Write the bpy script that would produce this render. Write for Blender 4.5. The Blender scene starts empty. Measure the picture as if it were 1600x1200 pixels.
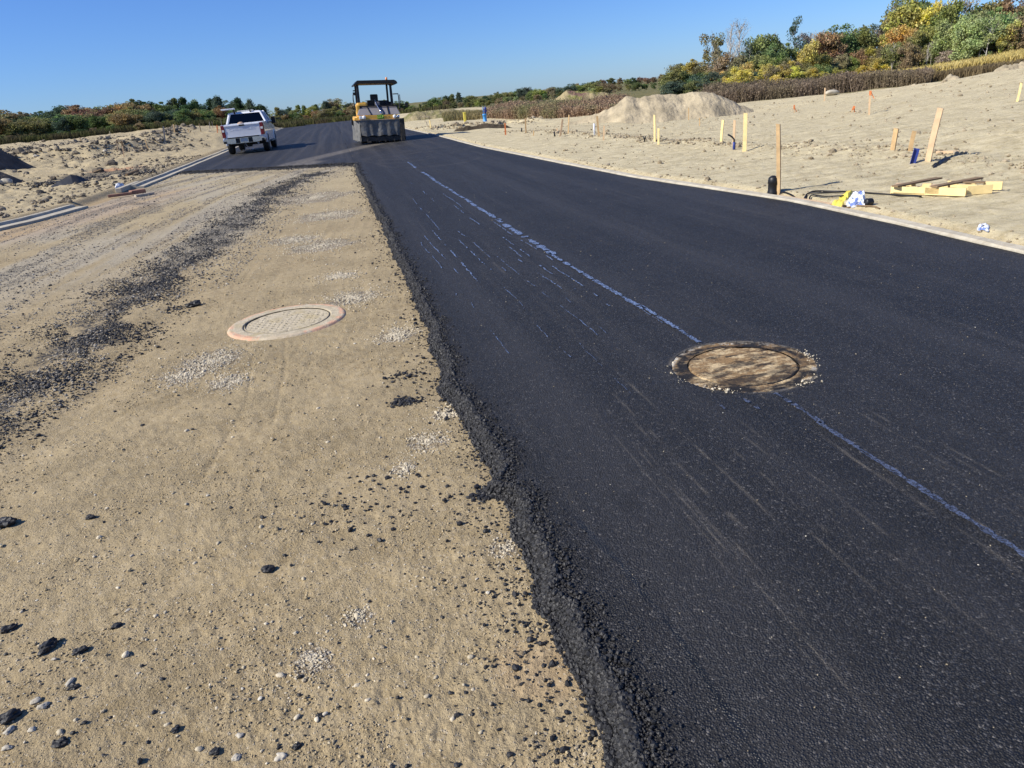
import bpy, bmesh, math, random
import numpy as np
from mathutils import Vector, Matrix
random.seed(7); rng = np.random.default_rng(11)
SC = bpy.context.scene; COL = SC.collection
R_ = math.radians

# ------------------------------------------------------------------ camera geometry
F = 1111.0; EYE = 1.6; CX, CY = 800.0, 600.0
def _cam():
    vp = np.array([516., 174.]); u = np.array([1, -0.1]); u = u/np.linalg.norm(u)
    n = np.array([-u[1], u[0]]); d = abs(np.dot(vp-np.array([CX, CY]), n)); p = math.atan(d/F)
    up = np.array([-n[0]*math.cos(p), -n[1]*math.cos(p), -math.sin(p)])
    Y = np.array([vp[0]-CX, vp[1]-CY, F]); Y /= np.linalg.norm(Y); Y -= up*np.dot(Y, up); Y /= np.linalg.norm(Y)
    return np.stack([np.cross(Y, up), Y, up])
CM = _cam()
def ray(px, py):
    return CM @ np.array([px-CX, py-CY, F])
def at(px, py, z=0.0):                       # point of the plane at height z seen at a photo pixel
    r = ray(px, py); t = (z-EYE)/r[2]; return np.array([r[0]*t, r[1]*t, z])
def atR(px, py, R):                          # point on the sight line at horizontal distance R
    r = ray(px, py); t = R/math.hypot(r[0], r[1]); return np.array([r[0]*t, r[1]*t, EYE+r[2]*t])

# ------------------------------------------------------------------ noise
def _h(ix, iy, s):
    n = (ix*374761393 + iy*668265263 + s*974634777) & 0xffffffff
    n = ((n ^ (n >> 13))*1274126177) & 0xffffffff
    return ((n ^ (n >> 16)) & 0xffffff)/16777215.0
def vn(x, y, s=0):
    x = np.asarray(x, float); y = np.asarray(y, float)
    fx = np.floor(x); fy = np.floor(y); ix = fx.astype(np.int64); iy = fy.astype(np.int64)
    tx = x-fx; ty = y-fy; tx = tx*tx*(3-2*tx); ty = ty*ty*(3-2*ty)
    a = _h(ix, iy, s); b = _h(ix+1, iy, s); c = _h(ix, iy+1, s); d = _h(ix+1, iy+1, s)
    return (a+(b-a)*tx)*(1-ty)+(c+(d-c)*tx)*ty
def fbm(x, y, s=0, o=4):
    r = 0; a = .5; t = 0
    for k in range(o):
        r = r+a*vn(x*2**k+17.3*k, y*2**k-9.1*k, s+k); t += a; a *= .5
    return r/t
def sst(a, b, x):
    t = np.clip((x-a)/(b-a), 0, 1); return t*t*(3-2*t)
def pdist(x, y, pts):                        # distance to a polyline
    d = np.full(np.shape(x), 1e9)
    for (x0, y0), (x1, y1) in zip(pts[:-1], pts[1:]):
        vx, vy = x1-x0, y1-y0; L = vx*vx+vy*vy+1e-12
        t = np.clip(((x-x0)*vx+(y-y0)*vy)/L, 0, 1)
        d = np.minimum(d, np.hypot(x-x0-t*vx, y-y0-t*vy))
    return d
def blob(x, y, cx, cy, r, s=3, k=.35):       # ragged patch mask 0..1
    d = np.hypot(x-cx, y-cy)/r + (fbm(x*3/r, y*3/r, s)-.5)*2*k
    return 1-sst(.55, 1.15, d)

# ------------------------------------------------------------------ terrain
KR = np.array([[5.0,-6],[5.13,4.5],[5.25,6.1],[5.31,8.0],[5.14,9.9],[4.93,11.8],[4.8,15.8],[4.6,24.5],[4.65,28.5],[4.75,35],[4.7,48],[4.7,120]])
KL = np.array([[-13.0,8.5],[-9.6,12.4],[-6.82,16.4],[-6.42,17.3],[-5.85,20.2],[-5.8,24],[-5.8,28],[-5.99,43],[-6.24,64],[-6.7,101],[-6.8,125]])
def xr(y): return np.interp(y, KR[:, 1], KR[:, 0])
def xl(y): return np.interp(y, KL[:, 1], KL[:, 0])
_cp = []
for a in range(-75, 90, 15):
    for r in (3, 6, 9, 12): _cp.append((r*math.sin(R_(a)), r*math.cos(R_(a)), 0))
for y in (18, 25, 35, 50, 70, 95, 115):
    for x in (-7, -3, 1, 5.5): _cp.append((x, y, 0))
for t in [(1447,250,13.4,0),(1165,235,14.9,0),(1024,222,18.4,0),(877,210,24.5,0),(935,215,22,0)]:
    p = at(t[0], t[1]); _cp.append((p[0], p[1], 0))
for px, py, R in [(1300,200,22),(1165,162,50),(1300,150,50),(1400,139,48),(1500,127,45),(1600,112,42),(1680,95,40),(1600,160,23),(1600,130,32),(1700,200,15),
    (1600,103,60),(1500,122,62),(1420,136,65),(1350,143,70),(1200,158,62),(1420,128,104),(1350,136,100),(1500,114,104),(1600,93,108),(1700,74,108),(1250,135,90),(1100,143,100),(1050,142,115),(1600,86,125),(1400,112,135),(1250,120,135),(1700,60,125),
    (1100,190,38),(950,195,38),(850,197,42),(1165,165,48),(850,180,75),(780,180,70),(900,170,90),(800,165,130),(700,172,120),(650,176,110),(900,150,130),(1000,145,160),(1040,124,260),(950,133,260),
    (0,228,110),(100,220,110),(200,208,110),(300,198,110),(400,195,128),(500,190.5,125),(0,245,60),(100,232,60),(200,219,55),(300,205,60),(-120,240,100),(-120,262,50),(560,185,140),(0,222,300),(300,194,300),(600,166,300)]:
    p = atR(px, py, R); _cp.append(tuple(p))
for a in range(100, 285, 20):
    for r in (10, 60): _cp.append((r*math.sin(R_(a)), r*math.cos(R_(a)), 0))
_cp = np.array(_cp); _X = _cp[:, :2]
_K = np.hypot(_X[:, None, 0]-_X[None, :, 0], _X[:, None, 1]-_X[None, :, 1])
_W = np.linalg.solve(_K+np.eye(len(_cp))*.3, _cp[:, 2])
def rbf(x, y):
    x = np.asarray(x, float); y = np.asarray(y, float); o = np.zeros(x.shape)
    r = np.hypot(x, y); s = np.where(r > 320, 320/np.maximum(r, 1), 1); xx = x*s; yy = y*s
    for (cx, cy), w in zip(_X, _W): o += w*np.hypot(xx-cx, yy-cy)
    return o
RIDGE = [(-25,50),(-17.5,45.5),(-13.7,46),(-11.6,50),(-11,58),(-12.2,70),(-14,88)]
RIDGE2 = [(-34,60),(-27,62),(-20,66),(-16,78)]
ROW = [tuple(at(*p)[:2]) for p in [(790,208),(870,212),(935,216),(1020,226),(1100,230),(1160,236),(1250,240),(1330,245),(1420,252),(1480,260),(1600,272),(1700,285)]]
PIT = [tuple(atR(px, py, 47)[:2]) for px, py in [(712,196),(735,197),(752,200),(775,197),(800,198)]]
def T(x, y):
    x = np.asarray(x, float); y = np.asarray(y, float)
    z = rbf(x, y)
    road = (1-sst(0.0, 1.2, x-xr(y)))*(1-sst(0, 1.5, xl(y)-x))*(1-sst(118, 126, y))
    z = z*(1-road)
    rs = sst(.10, .35, x-xr(y)); ls = sst(.42, .7, xl(y)-x)*(sst(8, 13, y)); fade = 1-sst(100, 130, y)
    z = z+.09*rs*fade+.13*ls*fade
    lf = sst(1.5, 6, xl(y)-x)*sst(10, 20, y)
    z = z+lf*((fbm(x*.45, y*.3, 5)-.5)*.5+(fbm(x*1.6, y*1.1, 6)-.5)*.22)
    for rd, h, w in ((RIDGE, .30, .9), (RIDGE2, .25, 1.1)):
        d = pdist(x, y, rd); z = z+h*np.exp(-(d/w)**2)*(.35+1.1*fbm(x*1.3, y*.9, 8))
    rf = sst(.5, 3, x-xr(y)); d = pdist(x, y, ROW)
    z = z+.10*np.exp(-(d/.55)**2)*(fbm(x*3, y*3, 9))*rf
    z = z+rf*((fbm(x*.35, y*.5, 12)-.5)*.07+(fbm(x*.3, y*2.6, 13)-.5)*.03)
    far = sst(20, 40, np.hypot(x, y))*rf; z = z+far*(fbm(x*.4, y*.4, 14)-.5)*.28
    d = pdist(x, y, PIT)+(fbm(x*1.5, y*1.5, 15)-.5)*1.2; z = z-1.0*(1-sst(.5, 1.2, d))
    z = z+.22*np.exp(-((pdist(x, y, PIT)-1.7)/.7)**2)*fbm(x*2, y*2, 16)
    return z
def Ts(x, y): return float(T(np.array([x]), np.array([y]))[0])
def on(px, py, r0=2.0, r1=300):              # terrain point under a photo pixel
    Rs = np.geomspace(r0, r1, 1600); r = ray(px, py); h = math.hypot(r[0], r[1])
    X = Rs*r[0]/h; Y = Rs*r[1]/h; Z = EYE+Rs*r[2]/h; b = Z <= T(X, Y)
    i = int(np.argmax(b)) if b.any() else len(Rs)-1
    return np.array([X[i], Y[i], Ts(X[i], Y[i])])

# ------------------------------------------------------------------ objects
def tag(o, label=None, cat=None, group=None, kind=None):
    if label: o['label'] = label
    if cat: o['category'] = cat
    if group: o['group'] = group
    if kind: o['kind'] = kind
    return o
def empty(name, label, cat, loc=(0,0,0), rz=0, group=None):
    o = bpy.data.objects.new(name, None); COL.objects.link(o); o.location = [float(v) for v in loc]; o.rotation_euler = (0,0,rz)
    o.empty_display_size = .2
    return tag(o, label, cat, group)
def mk(name, V, Fc, mat, parent=None, smooth=False, loc=None, attrs=None, fattrs=None):
    me = bpy.data.meshes.new(name); V = np.asarray(V, np.float32)
    if isinstance(Fc, np.ndarray):
        n, k = Fc.shape
        me.vertices.add(len(V)); me.vertices.foreach_set('co', V.ravel())
        me.loops.add(n*k); me.loops.foreach_set('vertex_index', Fc.astype(np.int32).ravel())
        me.polygons.add(n); me.polygons.foreach_set('loop_start', np.arange(0, n*k, k, dtype=np.int32))
        try: me.polygons.foreach_set('loop_total', np.full(n, k, np.int32))
        except Exception: pass
        me.update(calc_edges=True)
    else:
        me.from_pydata([tuple(map(float, v)) for v in V], [], [tuple(f) for f in Fc])
    me.polygons.foreach_set('use_smooth', np.full(len(me.polygons), smooth))
    for d, dom in ((attrs, 'POINT'), (fattrs, 'FACE')):
        if d:
            for k2, a in d.items():
                at_ = me.attributes.new(k2, 'FLOAT', dom); at_.data.foreach_set('value', np.asarray(a, np.float32))
    me.materials.append(mat); me.update()
    o = bpy.data.objects.new(name, me); COL.objects.link(o)
    if parent: o.parent = parent
    if loc is not None: o.location = loc
    return o
class MB:
    def __init__(s): s.v = []; s.f = []
    def add(s, v, f):
        b = len(s.v); s.v += [Vector(p) for p in v]; s.f += [tuple(i+b for i in q) for q in f]; return s
    def box(s, c, d, rot=None):
        v = [Vector((x*d[0]/2, y*d[1]/2, z*d[2]/2)) for x in (-1,1) for y in (-1,1) for z in (-1,1)]
        if rot is not None: v = [rot @ p for p in v]
        return s.add([p+Vector(c) for p in v], [(0,1,3,2),(4,6,7,5),(0,4,5,1),(2,3,7,6),(0,2,6,4),(1,5,7,3)])
    def frus(s, b, t):                       # two quads (4 points each), bottom and top
        return s.add(list(b)+list(t), [(3,2,1,0),(4,5,6,7),(0,1,5,4),(1,2,6,5),(2,3,7,6),(3,0,4,7)])
    def prism(s, pts, ax, a, b):             # polygon in the plane normal to axis ax
        def m(p, w): return (w,p[0],p[1]) if ax == 0 else ((p[0],w,p[1]) if ax == 1 else (p[0],p[1],w))
        n = len(pts); s.add([m(p, a) for p in pts]+[m(p, b) for p in pts],
            [tuple(range(n))[::-1], tuple(range(n, 2*n))]+[(i,(i+1)%n,(i+1)%n+n,i+n) for i in range(n)]); return s
    def tube(s, pts, r, n=8, r1=None):
        pts = [Vector(p) for p in pts]; N = len(pts); ring = []; prev = None
        for i, p in enumerate(pts):
            d = (pts[min(i+1, N-1)]-pts[max(i-1, 0)]).normalized()
            if prev is None: a = d.orthogonal().normalized()
            else:
                a = prev-d*prev.dot(d); a = a.normalized() if a.length > 1e-6 else d.orthogonal().normalized()
            prev = a; b = d.cross(a); q = r if r1 is None else r+(r1-r)*i/(N-1)
            ring.append([p+(a*math.cos(2*math.pi*k/n)+b*math.sin(2*math.pi*k/n))*q for k in range(n)])
        v = [p for rr in ring for p in rr]
        f = [(i*n+k, i*n+(k+1)%n, (i+1)*n+(k+1)%n, (i+1)*n+k) for i in range(N-1) for k in range(n)]
        f += [tuple(range(n))[::-1], tuple(range((N-1)*n, N*n))]
        return s.add(v, f)
    def lathe(s, prof, c=(0,0,0), ax='z', n=24):   # prof: (radius, height)
        v = []; P = len(prof)
        for k in range(n):
            t = 2*math.pi*k/n
            for r, h in prof:
                if ax == 'z': p = (r*math.cos(t), r*math.sin(t), h)
                elif ax == 'x': p = (h, r*math.cos(t), r*math.sin(t))
                else: p = (r*math.sin(t), h, r*math.cos(t))
                v.append((p[0]+c[0], p[1]+c[1], p[2]+c[2]))
        f = [(k*P+i, ((k+1)%n)*P+i, ((k+1)%n)*P+i+1, k*P+i+1) for k in range(n) for i in range(P-1)]
        f += [tuple(k*P for k in range(n))[::-1], tuple(k*P+P-1 for k in range(n))]
        return s.add(v, f)
    def build(s, name, mat, parent=None, smooth=False, bev=0, loc=None):
        bm = bmesh.new(); vs = [bm.verts.new(p) for p in s.v]
        for q in s.f:
            try: bm.faces.new([vs[i] for i in q])
            except ValueError: pass
        bmesh.ops.recalc_face_normals(bm, faces=bm.faces)
        if bev:
            es = [e for e in bm.edges if len(e.link_faces) == 2 and e.calc_face_angle(0) > .6]
            bmesh.ops.bevel(bm, geom=es, offset=bev, segments=2, profile=.6, affect='EDGES', clamp_overlap=True)
        me = bpy.data.meshes.new(name); bm.to_mesh(me); bm.free()
        for p in me.polygons: p.use_smooth = smooth
        me.materials.append(mat); o = bpy.data.objects.new(name, me); COL.objects.link(o)
        if parent: o.parent = parent
        if loc is not None: o.location = loc
        return o

# ------------------------------------------------------------------ materials
class NT:
    def __init__(s, name):
        s.m = bpy.data.materials.new(name); s.m.use_nodes = True; s.t = s.m.node_tree; s.t.nodes.clear()
        s.out = s.n('ShaderNodeOutputMaterial')
    def n(s, ty, **kw):
        o = s.t.nodes.new(ty)
        for k, v in kw.items():
            if k.startswith('_'): setattr(o, k[1:], v)
            else: s.set(o.inputs[k.replace('__', ' ')], v)
        return o
    def set(s, inp, v):
        if isinstance(v, bpy.types.NodeSocket): s.t.links.new(v, inp)
        elif isinstance(v, (tuple, list)) and len(v) == 3 and inp.type == 'RGBA': inp.default_value = (*v, 1)
        else: inp.default_value = v
    def pos(s): return s.n('ShaderNodeNewGeometry').outputs['Position']
    def map(s, vec, sc=(1,1,1), rot=0):
        o = s.n('ShaderNodeMapping', Vector=vec); o.inputs['Scale'].default_value = sc; o.inputs['Rotation'].default_value = (0,0,rot); return o.outputs[0]
    def noise(s, vec, scale, detail=3, rough=.55, dist=0):
        return s.n('ShaderNodeTexNoise', Vector=vec, Scale=scale, Detail=detail, Roughness=rough, Distortion=dist).outputs['Fac']
    def vor(s, vec, scale, out='Distance', feat='F1'):
        o = s.n('ShaderNodeTexVoronoi', _feature=feat, Vector=vec, Scale=scale); return o.outputs[out]
    def ramp(s, fac, lo, hi, a=0., b=1.):
        o = s.n('ShaderNodeMapRange'); s.set(o.inputs['Value'], fac)
        for k, v in (('From Min', lo), ('From Max', hi), ('To Min', a), ('To Max', b)): s.set(o.inputs[k], v)
        return o.outputs[0]
    def math(s, op, a, b=0.5, c=None):
        o = s.n('ShaderNodeMath'); o.operation = op; s.set(o.inputs[0], a); s.set(o.inputs[1], b)
        if c is not None: s.set(o.inputs[2], c)
        return o.outputs[0]
    def mix(s, f, a, b, mode='MIX'):
        o = s.n('ShaderNodeMix'); o.data_type = 'RGBA'; o.blend_type = mode
        s.set(o.inputs[0], f); s.set(o.inputs[6], a); s.set(o.inputs[7], b); return o.outputs[2]
    def attr(s, name): return s.n('ShaderNodeAttribute', _attribute_name=name).outputs['Fac']
    def bump(s, h, dist, st=1.0, normal=None):
        o = s.n('ShaderNodeBump', Height=h, Distance=dist, Strength=st)
        if normal is not None: s.set(o.inputs['Normal'], normal)
        return o.outputs[0]
    def pr(s, col, rough=.8, metal=0., spec=.5, normal=None, **kw):
        o = s.n('ShaderNodeBsdfPrincipled'); s.set(o.inputs['Base Color'], col); s.set(o.inputs['Roughness'], rough)
        s.set(o.inputs['Metallic'], metal); s.set(o.inputs['Specular IOR Level'], spec)
        if normal is not None: s.set(o.inputs['Normal'], normal)
        for k, v in kw.items(): s.set(o.inputs[k.replace('__', ' ')], v)
        s.t.links.new(o.outputs[0], s.out.inputs[0]); return s.m
def pmat(name, col, rough=.6, metal=0., spec=.5, var=.15, sc=6., bmp=0., bsc=40., dirt=0., **kw):
    t = NT(name); p = t.pos(); n = t.noise(p, sc, 5)
    c = t.mix(t.ramp(n, .3, .7), tuple(max(0, v*(1-var)) for v in col), tuple(min(1, v*(1+var)) for v in col))
    if dirt: c = t.mix(t.math('MULTIPLY', t.ramp(t.noise(p, sc*2.3, 6, .7), .45, .75), dirt), c, (.27,.22,.15))
    nb = t.bump(t.noise(p, bsc, 4), bmp) if bmp else None
    return t.pr(c, t.ramp(t.noise(p, sc*3, 3), .2, .8, rough*.85, min(1, rough*1.15)), metal, spec, nb, **kw)

def m_ground():
    t = NT('packed_earth'); p = t.pos(); dark = t.attr('dark'); grav = t.attr('gravel'); pale = t.attr('pale'); veg = t.attr('veg'); warm = t.attr('warm'); dust = t.attr('grey')
    n1 = t.noise(p, .9, 6, .6); n2 = t.noise(p, 14, 5, .65); n3 = t.noise(p, 120, 4, .7); n4 = t.noise(t.map(p, (1, 2.6, 1)), 2.3, 6, .65)
    near = t.mix(t.ramp(n1, .3, .7), (.285,.215,.112), (.415,.328,.187))
    near = t.mix(t.ramp(n2, .35, .7), near, (.44,.353,.212), 'MIX')
    far = t.mix(t.ramp(n4, .38, .60), (.45,.375,.215), (.65,.565,.35))
    far = t.mix(t.ramp(n2, .4, .75, 0, .7), far, (.70,.62,.43))
    c = t.mix(pale, near, far)
    c = t.mix(t.math('MULTIPLY', dust, t.ramp(n2, .25, .6, .5, 1)), c, (.42,.375,.285))
    c = t.mix(t.math('MULTIPLY', warm, .8), c, (.50,.22,.11))
    # fine grit: cells of light and dark grains
    v = t.n('ShaderNodeTexVoronoi', Vector=p, Scale=150.); cell = t.n('ShaderNodeSeparateColor', Color=v.outputs['Color']).outputs[0]
    c = t.mix(t.ramp(cell, .93, .97, 0, .55), c, (.50,.44,.34)); c = t.mix(t.ramp(cell, .06, .02, 0, .7), c, (.11,.085,.055))
    c = t.mix(t.ramp(n3, .35, .65, .0, .28), c, (.12,.09,.06))
    # loose gravel patches
    w = t.n('ShaderNodeTexVoronoi', Vector=p, Scale=75.); wc = t.n('ShaderNodeSeparateColor', Color=w.outputs['Color']).outputs[1]
    stone = t.mix(wc, (.26,.23,.185), (.60,.56,.48)); stone = t.mix(t.ramp(w.outputs['Distance'], .35, .62), stone, (.13,.10,.07))
    gm = t.ramp(t.math('ADD', grav, t.math('MULTIPLY', t.noise(p, 30, 4, .7), .5)), .66, .80)
    c = t.mix(gm, c, stone)
    # asphalt crumbs trodden into the earth
    k = t.n('ShaderNodeTexVoronoi', Vector=p, Scale=62.); kc = t.n('ShaderNodeSeparateColor', Color=k.outputs['Color']).outputs[2]
    dm = t.math('MULTIPLY', t.ramp(t.math('ADD', dark, t.math('MULTIPLY', t.noise(p, 9, 5, .75), .9)), .85, 1.02), t.ramp(t.math('ADD', kc, dark), .75, .95))
    c = t.mix(dm, c, t.mix(kc, (.022,.022,.024), (.07,.068,.066)))
    g = t.mix(t.ramp(n1, .3, .7), (.10,.105,.04), (.20,.17,.075))
    c = t.mix(veg, c, g)
    h = t.math('ADD', t.math('MULTIPLY', n3, .5), t.math('MULTIPLY', n2, .9)); h = t.math('ADD', h, t.math('MULTIPLY', t.ramp(w.outputs['Distance'], .6, .1), t.math('MULTIPLY', gm, .8)))
    h = t.math('ADD', h, t.math('MULTIPLY', t.ramp(cell, .85, .97), t.ramp(v.outputs['Distance'], .5, .1, 0, .5)))
    pit_shade = t.attr('pit_shade'); c = t.mix(pit_shade, c, (.075,.058,.040))  # shade of the pit wall mixed into the soil colour
    return t.pr(c, .95, 0, .2, t.bump(h, .026, t.ramp(t.noise(p, 1.9, 4, .6), .36, .64, .42, 1.0)))
def m_asphalt():
    t = NT('fresh_asphalt'); p = t.pos(); dust = t.attr('dust'); wet = t.attr('wet'); rough = t.attr('rough')
    v = t.n('ShaderNodeTexVoronoi', Vector=p, Scale=150.); vc = t.n('ShaderNodeSeparateColor', Color=v.outputs['Color'])
    n1 = t.noise(p, 1.3, 5, .6); n2 = t.noise(p, 26, 5, .75); st = t.noise(t.map(p, (3.2, .10, 1)), 2.4, 5, .65); n5 = t.noise(p, 300, 2, .6)
    c = t.mix(t.ramp(vc.outputs[0], .15, .9), (.003,.003,.003), (.050,.048,.046)); c = t.mix(t.ramp(v.outputs['Distance'], .38, .62, 0, .85), c, (.004,.004,.004))
    c = t.mix(t.ramp(n2, .35, .65, .0, .75), c, (.008,.008,.009)); c = t.mix(t.ramp(n1, .3, .75, 0, .25), c, (.040,.038,.038))
    c = t.mix(t.ramp(vc.outputs[1], .86, .95, 0, .6), c, (.082,.080,.080)); lap = t.noise(t.map(p, (1.1, .03, 1)), 1.6, 3, .6); c = t.mix(t.ramp(lap, .45, .62, 0, .30), c, (.055,.053,.054)); c = t.mix(t.ramp(t.noise(p, 3.1, 5, .7), .56, .66, 0, .45), c, (.010,.010,.010))  # first mix paints light glints on some grains into the colour
    c = t.mix(t.ramp(st, .55, .8, 0, .28), c, (.085,.078,.070))
    c = t.mix(t.ramp(vc.outputs[1], .975, .99, 0, .5), c, (.17,.155,.135))
    c = t.mix(t.math('MULTIPLY', dust, t.ramp(t.noise(p, 6, 6, .75), .3, .62)), c, (.30,.26,.20))
    c = t.mix(t.math('MULTIPLY', wet, t.ramp(t.noise(p, 9, 5, .7), .34, .60)), c, (.011,.010,.008))
    ro = t.ramp(vc.outputs[2], 0, 1, .50, .85); ro = t.mix(wet, ro, (.35,.35,.35))
    h = t.math('ADD', t.ramp(v.outputs['Distance'], .65, .0), t.math('MULTIPLY', n2, .8)); h = t.math('ADD', h, t.math('MULTIPLY', n5, .4))
    return t.pr(c, ro, 0, .36, t.bump(h, t.ramp(rough, 0, 1, .0040, .008), 1))
def m_rnd(name, a, b, rough=.85, spec=.3, bmp=.002, bsc=200., c2=None):
    t = NT(name); r = t.attr('rnd'); p = t.pos(); c = t.mix(r, a, b)
    if c2: c = t.mix(t.ramp(r, .93, .95), c, c2)
    c = t.mix(t.ramp(t.noise(p, 60, 4), .35, .7, 0, .35), c, tuple(v*.6 for v in a))
    return t.pr(c, rough, 0, spec, t.bump(t.noise(p, bsc, 3), bmp))
def m_leaf():
    t = NT('foliage'); oi = t.n('ShaderNodeObjectInfo'); r = t.attr('rnd'); p = t.pos()
    hsv = t.n('ShaderNodeHueSaturation', Color=oi.outputs['Color']); t.set(hsv.inputs['Value'], t.ramp(r, 0, 1, .75, 1.9)); t.set(hsv.inputs['Hue'], t.ramp(t.noise(p, .35, 3), .3, .7, .475, .53))
    t.set(hsv.inputs['Saturation'], t.ramp(t.noise(p, 1.1, 3), .3, .7, .8, 1.15))
    d = t.n('ShaderNodeBsdfDiffuse', Color=hsv.outputs[0]); tr = t.n('ShaderNodeBsdfTranslucent', Color=hsv.outputs[0])
    m = t.n('ShaderNodeMixShader', Fac=.3); t.t.links.new(d.outputs[0], m.inputs[1]); t.t.links.new(tr.outputs[0], m.inputs[2])
    t.t.links.new(m.outputs[0], t.out.inputs[0]); return t.m
def m_mark():
    t = NT('blue_chalk'); p = t.pos(); yy = t.n('ShaderNodeSeparateXYZ', Vector=p).outputs[1]; c = t.mix(t.noise(p, 40, 4), (.05,.065,.125), (.125,.165,.27)); c = t.mix(t.ramp(yy, 2.8, 4.5), c, t.mix(t.noise(p, 40, 4), (.10,.17,.36), (.30,.40,.62)))
    c = t.mix(t.ramp(t.noise(p, 85, 5, .9), .46, .55), c, (.022,.024,.03))
    t.pr(c, .85, 0, .2, t.bump(t.noise(p, 120, 3), .003)); b = [n for n in t.t.nodes if n.type == 'BSDF_PRINCIPLED'][0]
    a = t.ramp(t.math('ADD', t.math('MULTIPLY', t.noise(t.map(p, (1, .35, 1)), 70, 5, .8), .6), t.math('MULTIPLY', t.noise(p, 7, 3), .4)), .405, .485); t.set(b.inputs['Alpha'], a); return t.m
def m_manhole_sand():
    t = NT('scorched_lid'); p = t.pos(); n = t.noise(t.map(p, (.8,2.0,1), .25), 8.5, 9, .78, .8); d = t.attr('rim')
    c = t.mix(t.ramp(n, .41, .52), (.022,.018,.014), (.25,.16,.075)); c = t.mix(t.ramp(t.noise(t.map(p, (.8,1.6,1), .25), 8, 8, .78), .49, .58), c, (.52,.40,.23))
    c = t.mix(t.math('MULTIPLY', t.ramp(d, .2, .8), t.ramp(t.noise(p, 20, 6, .75), .46, .56)), c, (.52,.49,.42))
    c = t.mix(t.math('MULTIPLY', t.attr('gap'), t.ramp(t.noise(p, 8, 5, .7), .66, .45)), c, (.014,.013,.013))
    return t.pr(c, .85, 0, .3, t.bump(t.noise(p, 60, 5), .008))
def m_manhole_dust():
    t = NT('dusty_iron'); p = t.pos(); n = t.noise(p, 22, 6, .7)
    c = t.mix(t.ramp(n, .35, .65), (.38,.325,.225), (.56,.485,.35)); c = t.mix(t.ramp(t.noise(p, 5, 6, .7), .50, .62, 0, .75), c, (.42,.345,.20)); c = t.mix(t.math('MULTIPLY', t.attr('pit'), .9), c, (.07,.06,.045))
    c = t.mix(t.math('MULTIPLY', t.attr('paint'), t.ramp(t.noise(p, 7, 6, .7), .42, .52)), c, (.62,.34,.22))
    return t.pr(c, .9, 0, .2, t.bump(t.noise(p, 90, 4), .006))
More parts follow.
